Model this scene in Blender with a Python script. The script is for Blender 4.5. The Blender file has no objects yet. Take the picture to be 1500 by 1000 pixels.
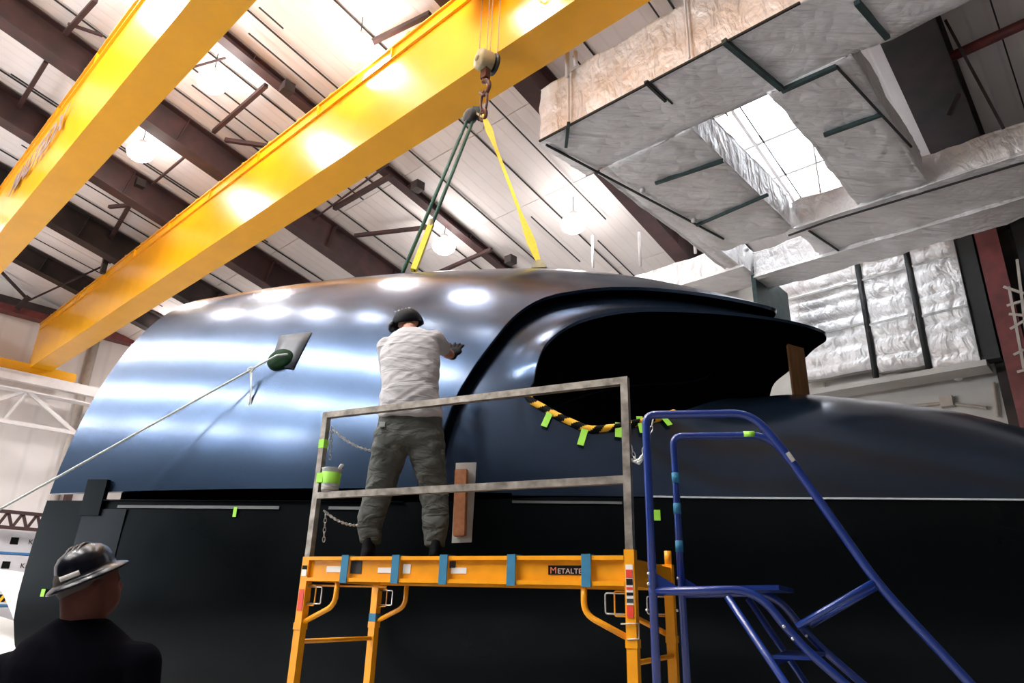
import bpy, bmesh, random
from math import *
from mathutils import Vector, Matrix, noise

random.seed(7)
scn = bpy.context.scene
COL = scn.collection

# ---------------------------------------------------------------- camera
CZ = 1.55
TH, RO, F = radians(20.8), radians(1.7), 1010.0
FW = Vector((0, cos(TH), sin(TH)))
_up = Vector((0, -sin(TH), cos(TH)))
_rt = Vector((1, 0, 0))
RT = _rt * cos(RO) + _up * sin(RO)
UP = -_rt * sin(RO) + _up * cos(RO)
CAM = Vector((0, 0, CZ))
cd = bpy.data.cameras.new('camera')
cam = bpy.data.objects.new('camera', cd)
COL.objects.link(cam)
cam.matrix_world = Matrix(((RT.x, UP.x, -FW.x, 0), (RT.y, UP.y, -FW.y, 0), (RT.z, UP.z, -FW.z, CZ), (0, 0, 0, 1)))
cd.sensor_width = 36.0
cd.lens = F / 1500 * 36
cd.clip_end = 300
scn.camera = cam

# ---------------------------------------------------------------- view and world
scn.view_settings.view_transform = 'Standard'
scn.view_settings.look = 'None'
scn.view_settings.gamma = 1.0
scn.view_settings.use_curve_mapping = False
scn.view_settings.exposure = 0.55
wd = bpy.data.worlds.new('daylight')
scn.world = wd
wd.use_nodes = True
wd.node_tree.nodes['Background'].inputs[0].default_value = (0.95, 0.97, 1.0, 1)
wd.node_tree.nodes['Background'].inputs[1].default_value = 12.0
LAMP_W = 330.0      # each high bay lamp, downward
LAMP_UP = 36.0      # its glow through the refractor

PORTALS = True      # daylight guides in the hangar door and the skylight (added below the structure helpers)

# building axes: A runs along the crane girders, B along the crane runway
A = Vector((-0.7311, 0.6823, 0.0)).normalized()
B = Vector((0.6823, 0.7311, 0.0)).normalized()
Z = Vector((0, 0, 1))
X_ = Vector((1, 0, 0))
Y_ = Vector((0, 1, 0))


def W(a, b, z):
    return A * a + B * b + Z * z


def ray(x, y):
    return FW * F + RT * (x - 750) + UP * (500 - y)


def on_plane(x, y, P, n):
    d = ray(x, y)
    return CAM + d * ((P - CAM).dot(n) / d.dot(n))


def at_y(x, y, Y):
    d = ray(x, y)
    return CAM + d * (Y / d.y)


def at_z(x, y, z):
    d = ray(x, y)
    return CAM + d * ((z - CZ) / d.z)


SL = tan(radians(12.7))


def roof_z(b):
    return 13.0 - SL * (b - 6) if b > -2 else 13.0 + SL * 8 + SL * (b + 2)


ROOFN = (B * SL + Z).normalized()


def on_roof(x, y, dz=0.0):
    return on_plane(x, y, B * 6 + Z * (13.0 - dz), ROOFN)


# ---------------------------------------------------------------- materials
def mat(name, col, rough=0.5, metal=0.0, spec=0.5, noise_amt=0.0, nscale=8.0, bump=0.0, bscale=30.0, coat=0.0,
        emis=None, estr=0.0, col2=None, ior=None, alpha=1.0, trans=0.0, stretch=None, sheen=0.0, coat_rough=0.1, detail=4.0, rvar=0.0, aniso=0.0):
    m = bpy.data.materials.new(name)
    m.use_nodes = True
    nt = m.node_tree
    p = nt.nodes['Principled BSDF']
    c = (col[0], col[1], col[2], 1)
    p.inputs['Base Color'].default_value = c
    p.inputs['Roughness'].default_value = rough
    p.inputs['Metallic'].default_value = metal
    p.inputs['Specular IOR Level'].default_value = spec
    p.inputs['Coat Weight'].default_value = coat
    p.inputs['Coat Roughness'].default_value = coat_rough
    p.inputs['Alpha'].default_value = alpha
    p.inputs['Transmission Weight'].default_value = trans
    p.inputs['Sheen Weight'].default_value = sheen
    if ior:
        p.inputs['IOR'].default_value = ior
    if aniso > 0:
        # wiped and long-board sanded in the direction of the section: highlights stretch along the hull
        p.inputs['Anisotropic'].default_value = aniso
        tg = nt.nodes.new('ShaderNodeVectorMath')
        tg.operation = 'CROSS_PRODUCT'
        gg = nt.nodes.new('ShaderNodeNewGeometry')
        tg.inputs[1].default_value = (0.985, -0.174, 0.0)
        nt.links.new(gg.outputs['Normal'], tg.inputs[0])
        nt.links.new(tg.outputs[0], p.inputs['Tangent'])
    if emis:
        p.inputs['Emission Color'].default_value = (*emis, 1)
        p.inputs['Emission Strength'].default_value = estr
    if noise_amt > 0 or bump > 0 or rvar > 0:
        tc = nt.nodes.new('ShaderNodeTexCoord')
        mp = nt.nodes.new('ShaderNodeMapping')
        nt.links.new(tc.outputs['Object'], mp.inputs['Vector'])
        if stretch:
            mp.inputs['Scale'].default_value = stretch
    if noise_amt > 0 or rvar > 0:
        nz = nt.nodes.new('ShaderNodeTexNoise')
        nz.inputs['Scale'].default_value = nscale
        nz.inputs['Detail'].default_value = detail
        nt.links.new(mp.outputs['Vector'], nz.inputs['Vector'])
    if noise_amt > 0:
        rp = nt.nodes.new('ShaderNodeMapRange')
        rp.inputs[1].default_value = 0.3
        rp.inputs[2].default_value = 0.7
        nt.links.new(nz.outputs['Fac'], rp.inputs[0])
        mx = nt.nodes.new('ShaderNodeMix')
        mx.data_type = 'RGBA'
        k = 1 - noise_amt
        c2 = (*col2, 1) if col2 else (col[0] * k, col[1] * k, col[2] * k, 1)
        mx.inputs[6].default_value = c
        mx.inputs[7].default_value = c2
        nt.links.new(rp.outputs[0], mx.inputs[0])
        nt.links.new(mx.outputs[2], p.inputs['Base Color'])
    if rvar > 0:
        rr = nt.nodes.new('ShaderNodeMapRange')
        rr.inputs[1].default_value = 0.3
        rr.inputs[2].default_value = 0.7
        rr.inputs[3].default_value = max(0.02, rough - rvar)
        rr.inputs[4].default_value = rough + rvar
        nt.links.new(nz.outputs['Fac'], rr.inputs[0])
        nt.links.new(rr.outputs[0], p.inputs['Roughness'])
    if bump > 0:
        n2 = nt.nodes.new('ShaderNodeTexNoise')
        n2.inputs['Scale'].default_value = bscale
        n2.inputs['Detail'].default_value = 5.0
        nt.links.new(mp.outputs['Vector'], n2.inputs['Vector'])
        bp = nt.nodes.new('ShaderNodeBump')
        bp.inputs['Strength'].default_value = bump
        bp.inputs['Distance'].default_value = 0.02
        nt.links.new(n2.outputs['Fac'], bp.inputs['Height'])
        nt.links.new(bp.outputs['Normal'], p.inputs['Normal'])
    return m


M = {}
M['hull'] = mat('hull_composite', (0.032, 0.062, 0.118), rough=0.22, metal=0.85, coat=0.45, coat_rough=0.17, noise_amt=0.3, nscale=1.3, rvar=0.035,
                bump=0.015, bscale=3.0, stretch=(0.5, 1, 2.0), detail=2, aniso=0.55)
M['hull_low'] = mat('hull_lower_composite', (0.006, 0.009, 0.011), rough=0.32, metal=0.85, ior=1.5, noise_amt=0.35, nscale=1.5, rvar=0.05)
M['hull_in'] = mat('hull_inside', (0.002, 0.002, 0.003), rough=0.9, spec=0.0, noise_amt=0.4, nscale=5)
M['film'] = mat('masking_film', (0.045, 0.055, 0.07), rough=0.42, spec=0.35, noise_amt=0.2, nscale=4, bump=0.1, bscale=8)
M['film_low'] = mat('thin_dark_film', (0.030, 0.036, 0.042), rough=0.25, metal=0.6, noise_amt=0.2, nscale=4)
M['crane'] = mat('crane_yellow_paint', (0.84, 0.39, 0.006), rough=0.27, spec=0.4, noise_amt=0.10, nscale=1.2, bump=0.02, bscale=3, coat=0.15, coat_rough=0.15)
M['crane_edge'] = mat('crane_edge_paint', (0.75, 0.36, 0.02), rough=0.35, noise_amt=0.2, nscale=3)
M['scaf'] = mat('scaffold_orange_paint', (0.86, 0.345, 0.005), rough=0.35, noise_amt=0.15, nscale=9, bump=0.03)
M['steel'] = mat('bare_mild_steel', (0.42, 0.38, 0.33), rough=0.42, metal=0.75, noise_amt=0.6, nscale=14, bump=0.05, bscale=60, col2=(0.16, 0.14, 0.12))
M['chrome'] = mat('zinc_plated_wire', (0.75, 0.76, 0.74), rough=0.28, metal=0.9, noise_amt=0.15, nscale=60)
M['blue'] = mat('ladder_blue_enamel', (0.003, 0.027, 0.20), rough=0.3, spec=0.6, noise_amt=0.2, nscale=10, coat=0.3)
M['blue_tape'] = mat('blue_masking_tape', (0.02, 0.17, 0.30), rough=0.7, noise_amt=0.15, nscale=20)
M['green_tape'] = mat('green_masking_tape', (0.32, 0.72, 0.06), rough=0.6, noise_amt=0.1, nscale=20)
M['rust'] = mat('red_oxide_steel', (0.065, 0.026, 0.026), rough=0.6, noise_amt=0.6, nscale=2.5, col2=(0.03, 0.017, 0.017), bump=0.05)
M['rust_dark'] = mat('dark_oxide_steel', (0.045, 0.028, 0.026), rough=0.7, noise_amt=0.5, nscale=2.0, col2=(0.012, 0.01, 0.01))
M['redcol'] = mat('red_primed_column', (0.20, 0.035, 0.03), rough=0.5, noise_amt=0.4, nscale=3, col2=(0.09, 0.02, 0.02))
M['dark'] = mat('dark_painted_steel', (0.02, 0.02, 0.02), rough=0.6, noise_amt=0.3, nscale=6)
M['teal'] = mat('strut_channel', (0.05, 0.085, 0.085), rough=0.5, metal=0.4, noise_amt=0.4, nscale=6)
M['whitepaint'] = mat('white_painted_steel', (0.78, 0.74, 0.73), rough=0.5, noise_amt=0.08, nscale=5)
M['wall'] = mat('wall_liner_white', (0.80, 0.76, 0.75), rough=0.65, noise_amt=0.1, nscale=0.7, bump=0.02, bscale=5)
M['wallg'] = mat('wall_insulation_grey', (0.62, 0.60, 0.56), rough=0.6, noise_amt=0.3, nscale=0.8, bump=0.1, bscale=3)
M['walldark'] = mat('wall_bare_steel_cladding', (0.10, 0.11, 0.12), rough=0.6, noise_amt=0.3, nscale=0.8)
M['conc'] = mat('floor_concrete', (0.46, 0.46, 0.47), rough=0.55, noise_amt=0.3, nscale=0.6, bump=0.03)
M['wood'] = mat('bare_lumber', (0.50, 0.24, 0.09), rough=0.7, noise_amt=0.35, nscale=3, stretch=(8, 8, 0.6))
M['cork'] = mat('brown_foam_block', (0.42, 0.17, 0.07), rough=0.85, noise_amt=0.3, nscale=25)
M['silver'] = mat('silver_sheet', (0.55, 0.55, 0.52), rough=0.4, metal=0.3, noise_amt=0.25, nscale=8, bump=0.1, bscale=12)
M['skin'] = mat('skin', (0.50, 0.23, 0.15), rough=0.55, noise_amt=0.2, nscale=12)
M['skin_shaded'] = mat('skin_tanned_shaded', (0.085, 0.026, 0.018), rough=0.7, spec=0.2, noise_amt=0.25, nscale=12)  # tanned skin, darkened further to paint in the foreground's deep shade
M['helm'] = mat('black_hard_hat_shell', (0.003, 0.004, 0.009), rough=0.25, spec=0.25, noise_amt=0.2, nscale=10)
M['helm_matt'] = mat('matt_black_helmet', (0.004, 0.004, 0.006), rough=0.55, spec=0.08, noise_amt=0.2, nscale=10)
M['black'] = mat('black_rubber', (0.006, 0.006, 0.008), rough=0.7, spec=0.1, noise_amt=0.3, nscale=20)
M['shirt_black'] = mat('black_cotton', (0.003, 0.003, 0.0055), rough=0.95, spec=0.03, noise_amt=0.3, nscale=6, bump=0.3, bscale=5)
M['hair'] = mat('dark_hair', (0.03, 0.02, 0.015), rough=0.7, noise_amt=0.4, nscale=40)
M['blond'] = mat('sandy_hair', (0.35, 0.18, 0.07), rough=0.7, noise_amt=0.4, nscale=40)
M['rope'] = mat('white_rope', (0.62, 0.66, 0.64), rough=0.8, noise_amt=0.3, nscale=80, bump=0.3, bscale=120)
M['greenfoam'] = mat('dark_green_plug', (0.006, 0.028, 0.010), rough=0.8, spec=0.1, noise_amt=0.4, nscale=15)
M['sling_green'] = mat('green_round_sling', (0.035, 0.12, 0.085), rough=0.7, noise_amt=0.5, nscale=14, stretch=(1, 1, 8))
M['sling_yellow'] = mat('yellow_web_sling', (0.80, 0.62, 0.04), rough=0.6, noise_amt=0.15, nscale=20)
M['cream'] = mat('cream_cast_steel', (0.42, 0.36, 0.20), rough=0.5, noise_amt=0.3, nscale=9)
M['iron'] = mat('forged_iron', (0.10, 0.035, 0.02), rough=0.5, metal=0.5, noise_amt=0.5, nscale=12)
M['cable'] = mat('wire_rope', (0.30, 0.24, 0.16), rough=0.5, metal=0.4, noise_amt=0.3, nscale=40)
M['hazard_y'] = mat('hazard_yellow', (0.90, 0.50, 0.03), rough=0.5, noise_amt=0.1, nscale=20)
M['hazard_k'] = mat('hazard_black', (0.006, 0.006, 0.006), rough=0.6, spec=0.1, noise_amt=0.1, nscale=20)
M['red_sticker'] = mat('red_sticker', (0.70, 0.05, 0.03), rough=0.4, noise_amt=0.05)
M['white_sticker'] = mat('white_sticker', (0.75, 0.72, 0.68), rough=0.4, noise_amt=0.05)
M['grey_letter'] = mat('faded_grey_lettering', (0.20, 0.14, 0.17), rough=0.4, noise_amt=0.4, nscale=6, col2=(0.4, 0.28, 0.2))
M['orange_letter'] = mat('orange_lettering', (0.75, 0.18, 0.08), rough=0.4, noise_amt=0.05)
M['white_letter'] = mat('pale_lettering', (0.65, 0.45, 0.35), rough=0.4, noise_amt=0.05)
M['pail'] = mat('milky_plastic', (0.42, 0.45, 0.46), rough=0.35, noise_amt=0.1, nscale=8)
M['paste'] = mat('beige_filler', (0.42, 0.33, 0.25), rough=0.7, noise_amt=0.3, nscale=12)
M['green_drape'] = mat('green_drape', (0.02, 0.10, 0.06), rough=0.8, noise_amt=0.3, nscale=8)
M['gel'] = mat('white_gelcoat', (0.82, 0.80, 0.77), rough=0.35, noise_amt=0.05, nscale=3)
M['wrap'] = mat('white_pack_wrap', (0.74, 0.74, 0.78), rough=0.4, noise_amt=0.1, nscale=3)
M['bluesheet'] = mat('blue_sheet', (0.06, 0.22, 0.50), rough=0.5, noise_amt=0.1, nscale=3)
M['plywood'] = mat('plywood_deck', (0.22, 0.13, 0.06), rough=0.8, noise_amt=0.3, nscale=4, stretch=(1, 6, 1))
M['glass'] = mat('skylight_glazing', (0.9, 0.95, 1.0), rough=0.3, trans=0.9, noise_amt=0.05)
M['lampshell'] = mat('lamp_housing', (0.55, 0.55, 0.55), rough=0.4, metal=0.5, noise_amt=0.1)
M['lampglow'] = mat('lamp_refractor', (1, 1, 1), emis=(1.0, 0.96, 0.93), estr=20.0, noise_amt=0.02)
M['strip'] = mat('pale_seam_tape', (0.42, 0.47, 0.50), rough=0.35, noise_amt=0.3, nscale=4)
M['strip_grey'] = mat('grey_flange_edge_highlight', (0.13, 0.14, 0.145), rough=0.35, noise_amt=0.4, nscale=1.5)
M['pvc'] = mat('beige_pipe', (0.50, 0.44, 0.38), rough=0.5, noise_amt=0.2, nscale=5)


def wave_mat(name, col, axis_vec, period, amp, rough=0.6, dark=0.85, dirt=0.2, spec=0.3):
    """Sheet with corrugation ridges across axis_vec (world direction)."""
    m = bpy.data.materials.new(name)
    m.use_nodes = True
    nt = m.node_tree
    p = nt.nodes['Principled BSDF']
    p.inputs['Roughness'].default_value = rough
    p.inputs['Specular IOR Level'].default_value = spec
    g = nt.nodes.new('ShaderNodeNewGeometry')
    dt = nt.nodes.new('ShaderNodeVectorMath')
    dt.operation = 'DOT_PRODUCT'
    dt.inputs[1].default_value = axis_vec
    nt.links.new(g.outputs['Position'], dt.inputs[0])
    ml = nt.nodes.new('ShaderNodeMath')
    ml.operation = 'MULTIPLY'
    ml.inputs[1].default_value = 1.0 / period
    nt.links.new(dt.outputs['Value'], ml.inputs[0])
    fr = nt.nodes.new('ShaderNodeMath')
    fr.operation = 'PINGPONG'
    fr.inputs[1].default_value = 0.5
    nt.links.new(ml.outputs[0], fr.inputs[0])
    mr = nt.nodes.new('ShaderNodeMapRange')
    mr.inputs[1].default_value = 0.02
    mr.inputs[2].default_value = 0.12
    nt.links.new(fr.outputs[0], mr.inputs[0])
    nz = nt.nodes.new('ShaderNodeTexNoise')
    nz.inputs['Scale'].default_value = 0.9
    nz.inputs['Detail'].default_value = 6
    nt.links.new(g.outputs['Position'], nz.inputs['Vector'])
    mx = nt.nodes.new('ShaderNodeMix')
    mx.data_type = 'RGBA'
    mx.inputs[6].default_value = (col[0], col[1], col[2], 1)
    k = 1 - dirt
    mx.inputs[7].default_value = (col[0] * k, col[1] * k * 0.98, col[2] * k * 0.95, 1)
    nt.links.new(nz.outputs['Fac'], mx.inputs[0])
    m2 = nt.nodes.new('ShaderNodeMix')
    m2.data_type = 'RGBA'
    m2.blend_type = 'MULTIPLY'
    m2.inputs[0].default_value = 1.0
    nt.links.new(mx.outputs[2], m2.inputs[6])
    cr = nt.nodes.new('ShaderNodeMix')
    cr.data_type = 'RGBA'
    cr.inputs[6].default_value = (dark, dark, dark, 1)
    cr.inputs[7].default_value = (1, 1, 1, 1)
    nt.links.new(mr.outputs[0], cr.inputs[0])
    nt.links.new(cr.outputs[2], m2.inputs[7])
    nt.links.new(m2.outputs[2], p.inputs['Base Color'])
    bp = nt.nodes.new('ShaderNodeBump')
    bp.inputs['Strength'].default_value = amp
    bp.inputs['Distance'].default_value = 0.03
    nt.links.new(mr.outputs[0], bp.inputs['Height'])
    nt.links.new(bp.outputs['Normal'], p.inputs['Normal'])
    return m


M['roof'] = wave_mat('roof_liner_sheet', (0.78, 0.73, 0.72), tuple(A), 0.31, 0.18, dark=0.95)
M['wallcorr'] = wave_mat('wall_liner_sheet', (0.80, 0.76, 0.75), tuple(B), 1.0, 0.2, dark=0.93, dirt=0.1)


def foil_mat():
    m = bpy.data.materials.new('foil_insulation_wrap')
    m.use_nodes = True
    nt = m.node_tree
    p = nt.nodes['Principled BSDF']
    p.inputs['Metallic'].default_value = 0.25
    tc = nt.nodes.new('ShaderNodeNewGeometry')
    nz = nt.nodes.new('ShaderNodeTexNoise')
    nz.inputs['Scale'].default_value = 1.1
    nz.inputs['Detail'].default_value = 5
    nt.links.new(tc.outputs['Position'], nz.inputs['Vector'])
    rp = nt.nodes.new('ShaderNodeValToRGB')
    rp.color_ramp.elements[0].position = 0.3
    rp.color_ramp.elements[0].color = (0.78, 0.74, 0.72, 1)
    rp.color_ramp.elements[1].position = 0.65
    rp.color_ramp.elements[1].color = (0.97, 0.95, 0.94, 1)
    nt.links.new(nz.outputs['Fac'], rp.inputs[0])
    nt.links.new(rp.outputs[0], p.inputs['Base Color'])
    r2 = nt.nodes.new('ShaderNodeMapRange')
    r2.inputs[3].default_value = 0.28
    r2.inputs[4].default_value = 0.55
    nt.links.new(nz.outputs['Fac'], r2.inputs[0])
    nt.links.new(r2.outputs[0], p.inputs['Roughness'])
    v = nt.nodes.new('ShaderNodeTexVoronoi')
    v.inputs['Scale'].default_value = 5.0
    v.feature = 'DISTANCE_TO_EDGE'
    nw = nt.nodes.new('ShaderNodeTexNoise')
    nw.inputs['Scale'].default_value = 3.0
    nw.inputs['Detail'].default_value = 8
    nw.inputs['Distortion'].default_value = 0.5
    mq = nt.nodes.new('ShaderNodeMapping')
    mq.vector_type = 'POINT'
    mq.inputs['Rotation'].default_value = (0, 0, radians(-47))
    mq.inputs['Scale'].default_value = (0.28, 2.0, 0.6)
    nt.links.new(tc.outputs['Position'], mq.inputs['Vector'])
    nt.links.new(mq.outputs[0], nw.inputs['Vector'])
    nt.links.new(tc.outputs['Position'], v.inputs['Vector'])
    ad = nt.nodes.new('ShaderNodeMath')
    ad.operation = 'ADD'
    nt.links.new(nw.outputs['Fac'], ad.inputs[0])
    ms = nt.nodes.new('ShaderNodeMath')
    ms.operation = 'MULTIPLY'
    ms.inputs[1].default_value = 0.22
    nt.links.new(v.outputs['Distance'], ms.inputs[0])
    nt.links.new(ms.outputs[0], ad.inputs[1])
    bp = nt.nodes.new('ShaderNodeBump')
    bp.inputs['Strength'].default_value = 0.9
    bp.inputs['Distance'].default_value = 0.14
    nt.links.new(ad.outputs[0], bp.inputs['Height'])
    nt.links.new(bp.outputs['Normal'], p.inputs['Normal'])
    return m


M['foil'] = foil_mat()


def cloth_mat(name, col, col2, scale, dist, stretch):
    m = bpy.data.materials.new(name)
    m.use_nodes = True
    nt = m.node_tree
    p = nt.nodes['Principled BSDF']
    p.inputs['Roughness'].default_value = 0.85
    p.inputs['Specular IOR Level'].default_value = 0.2
    tc = nt.nodes.new('ShaderNodeTexCoord')
    mp = nt.nodes.new('ShaderNodeMapping')
    mp.inputs['Scale'].default_value = stretch
    mp.inputs['Rotation'].default_value = (0, 0.5, 0)
    nt.links.new(tc.outputs['Object'], mp.inputs['Vector'])
    nz = nt.nodes.new('ShaderNodeTexNoise')
    nz.inputs['Scale'].default_value = scale
    nz.inputs['Detail'].default_value = 3
    nz.inputs['Distortion'].default_value = 0.8
    nt.links.new(mp.outputs['Vector'], nz.inputs['Vector'])
    mx = nt.nodes.new('ShaderNodeMix')
    mx.data_type = 'RGBA'
    mx.inputs[6].default_value = (*col, 1)
    mx.inputs[7].default_value = (*col2, 1)
    n3 = nt.nodes.new('ShaderNodeTexNoise')
    n3.inputs['Scale'].default_value = 9
    nt.links.new(tc.outputs['Object'], n3.inputs['Vector'])
    nt.links.new(n3.outputs['Fac'], mx.inputs[0])
    nt.links.new(mx.outputs[2], p.inputs['Base Color'])
    bp = nt.nodes.new('ShaderNodeBump')
    bp.inputs['Strength'].default_value = 1.0
    bp.inputs['Distance'].default_value = dist
    nt.links.new(nz.outputs['Fac'], bp.inputs['Height'])
    nt.links.new(bp.outputs['Normal'], p.inputs['Normal'])
    return m


M['tee'] = cloth_mat('grey_tee_cotton', (0.44, 0.43, 0.44), (0.39, 0.38, 0.39), 3.0, 0.035, (1.0, 1.0, 3.2))
M['trouser'] = cloth_mat('olive_work_twill', (0.11, 0.115, 0.105), (0.07, 0.077, 0.07), 5.0, 0.05, (1.2, 1.2, 2.2))


def portal(c, ex, ey, sx, sy):
    """Sampling portal: emits nothing, only guides the daylight through an opening. ex x ey points outwards."""
    ld = bpy.data.lights.new('daylight_portal', 'AREA')
    ld.shape = 'RECTANGLE'
    ld.size, ld.size_y = sx, sy
    ld.cycles.is_portal = True
    o = bpy.data.objects.new('daylight_portal', ld)
    COL.objects.link(o)
    ez = ex.cross(ey)
    o.matrix_world = Matrix(((ex.x, ey.x, ez.x, c.x), (ex.y, ey.y, ez.y, c.y), (ex.z, ey.z, ez.z, c.z), (0, 0, 0, 1)))


# light leaves an area lamp along -local z: local z must point out of the building
portal(W(23, -24.1, 4.3), A, Z, 16, 8.6) if A.cross(Z).dot(B) < 0 else portal(W(23, -24.1, 4.3), -A, Z, 16, 8.6)

# ---------------------------------------------------------------- mesh helpers
def newbm():
    return bmesh.new()


def link(name, bm, m, parent=None, smooth=False, mats=None):
    me = bpy.data.meshes.new(name)
    bmesh.ops.recalc_face_normals(bm, faces=bm.faces)
    bm.to_mesh(me)
    bm.free()
    return link_me(name, me, m, parent, smooth, mats)


def link_me(name, me, m, parent=None, smooth=False, mats=None):
    o = bpy.data.objects.new(name, me)
    COL.objects.link(o)
    for mm in (mats or [m]):
        me.materials.append(mm)
    if smooth:
        me.polygons.foreach_set('use_smooth', [True] * len(me.polygons))
    if parent is not None:
        o.parent = parent
        o.matrix_parent_inverse = Matrix.Identity(4)
        # geometry is written in world coordinates
        off = parent_world(parent)
        me.transform(Matrix.Translation(-off))
    else:
        xs = [v.co for v in me.vertices]
        c = Vector(((min(v.x for v in xs) + max(v.x for v in xs)) / 2, (min(v.y for v in xs) + max(v.y for v in xs)) / 2, min(v.z for v in xs)))
        me.transform(Matrix.Translation(-c))
        o.location = c
    return o


def parent_world(o):
    v = Vector(o.location)
    p = o.parent
    while p is not None:
        v += p.location
        p = p.parent
    return v


def tag(o, label, cat, group=None):
    o['label'] = label
    o['category'] = cat
    if group:
        o['group'] = group
    return o


def thing(name, loc, label, cat, group=None):
    o = bpy.data.objects.new(name, None)
    o.location = loc
    o.empty_display_size = 0.1
    COL.objects.link(o)
    return tag(o, label, cat, group)


def struct(o):
    o['kind'] = 'structure'
    return o


def hexa(bm, c):
    """8 corners: bottom 4 then top 4 (same winding)."""
    v = [bm.verts.new(p) for p in c]
    for f in ((0, 3, 2, 1), (4, 5, 6, 7), (0, 1, 5, 4), (1, 2, 6, 5), (2, 3, 7, 6), (3, 0, 4, 7)):
        bm.faces.new([v[i] for i in f])


def box_ax(bm, o, ex, ey, ez, lo, hi):
    """Box in a frame (o, ex, ey, ez) from lo to hi."""
    def P(i, j, k):
        return o + ex * i + ey * j + ez * k
    hexa(bm, [P(lo[0], lo[1], lo[2]), P(hi[0], lo[1], lo[2]), P(hi[0], hi[1], lo[2]), P(lo[0], hi[1], lo[2]),
              P(lo[0], lo[1], hi[2]), P(hi[0], lo[1], hi[2]), P(hi[0], hi[1], hi[2]), P(lo[0], hi[1], hi[2])])


def abox(bm, a0, a1, b0, b1, z0, z1):
    box_ax(bm, Vector((0, 0, 0)), A, B, Z, (a0, b0, z0), (a1, b1, z1))


def fillet(pts, rad, n=6):
    out = [pts[0]]
    for i in range(1, len(pts) - 1):
        p, a, c = pts[i], pts[i - 1], pts[i + 1]
        u, w = (a - p), (c - p)
        r = min(rad, u.length * 0.45, w.length * 0.45)
        s, e = p + u.normalized() * r, p + w.normalized() * r
        for k in range(n + 1):
            t = k / n
            out.append(s * (1 - t) ** 2 + p * 2 * t * (1 - t) + e * t * t)
    out.append(pts[-1])
    return out


def tube(bm, pts, r, seg=10, closed=False, radii=None, ref=None, ry=None):
    pts = [Vector(p) for p in pts]
    n = len(pts)
    rings = []
    prev = None
    for i, p in enumerate(pts):
        if closed:
            t = (pts[(i + 1) % n] - pts[i - 1]).normalized()
        else:
            t = (pts[min(i + 1, n - 1)] - pts[max(i - 1, 0)]).normalized()
        if prev is None:
            rf = Vector(ref) if ref is not None else (Z if abs(t.z) < 0.9 else Vector((1, 0, 0)))
            x = (rf - t * rf.dot(t)).normalized()
        else:
            x = (prev - t * prev.dot(t)).normalized()
        prev = x
        y = t.cross(x)
        rr = radii[i] if radii else r
        rb = (ry if ry else rr) if not radii else rr
        if seg == 4:
            ring = [bm.verts.new(p + x * rr * sx + y * rb * sy) for sx, sy in ((1, 1), (-1, 1), (-1, -1), (1, -1))]
        else:
            ring = [bm.verts.new(p + x * rr * cos(2 * pi * k / seg) + y * rb * sin(2 * pi * k / seg)) for k in range(seg)]
        rings.append(ring)
    m = n if closed else n - 1
    for i in range(m):
        r0, r1 = rings[i], rings[(i + 1) % n]
        for k in range(seg):
            bm.faces.new((r0[k], r0[(k + 1) % seg], r1[(k + 1) % seg], r1[k]))
    if not closed:
        bm.faces.new(rings[0][::-1])
        bm.faces.new(rings[-1])


def beam(bm, p, q, w, h, up=Z):
    """Rectangular bar from p to q, width w across, height h along up."""
    p, q = Vector(p), Vector(q)
    t = (q - p).normalized()
    x = t.cross(up).normalized()
    y = x.cross(t).normalized()
    L = (q - p).length
    box_ax(bm, p, t, x, y, (0, -w / 2, -h / 2), (L, w / 2, h / 2))


def grid(bm, rows, close=False):
    vs = [[bm.verts.new(p) for p in r] for r in rows]
    for i in range(len(vs) - 1):
        n = len(vs[i])
        for j in range(n if close else n - 1):
            bm.faces.new((vs[i][j], vs[i][(j + 1) % n], vs[i + 1][(j + 1) % n], vs[i + 1][j]))
    return vs


def lathe(bm, base, axis, prof, seg=24):
    axis = Vector(axis).normalized()
    x = axis.cross(Z if abs(axis.z) < 0.9 else Vector((1, 0, 0))).normalized()
    y = axis.cross(x)
    rows = [[base + axis * h + (x * cos(2 * pi * k / seg) + y * sin(2 * pi * k / seg)) * max(r, 1e-4) for k in range(seg)] for r, h in prof]
    vs = grid(bm, rows, close=True)
    if prof[0][0] > 1e-3:
        bm.faces.new(vs[0][::-1])
    if prof[-1][0] > 1e-3:
        bm.faces.new(vs[-1])


def evaluated(o):
    dg = bpy.context.evaluated_depsgraph_get()
    me = bpy.data.meshes.new_from_object(o.evaluated_get(dg))
    me.name = o.name
    old = o.data
    o.modifiers.clear()
    o.data = me
    return me


def text_mesh(name, s, size, origin, ex, ey, m, parent, extrude=0.004, sx=1.0, shear=0.0, align='LEFT', offset=0.0):
    c = bpy.data.curves.new(name, 'FONT')
    c.body = s
    c.size = size
    c.extrude = extrude
    c.shear = shear
    c.offset = offset
    c.align_x = align
    t = bpy.data.objects.new('tmp_text', c)
    COL.objects.link(t)
    dg = bpy.context.evaluated_depsgraph_get()
    me = bpy.data.meshes.new_from_object(t.evaluated_get(dg))
    bpy.data.objects.remove(t)
    ex, ey = Vector(ex).normalized(), Vector(ey).normalized()
    ez = ex.cross(ey)
    mx = Matrix(((ex.x * sx, ey.x, ez.x, origin.x), (ex.y * sx, ey.y, ez.y, origin.y), (ex.z * sx, ey.z, ez.z, origin.z), (0, 0, 0, 1)))
    me.transform(mx)
    me.name = name
    me.materials.clear()
    return link_me(name, me, m, parent)


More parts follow.
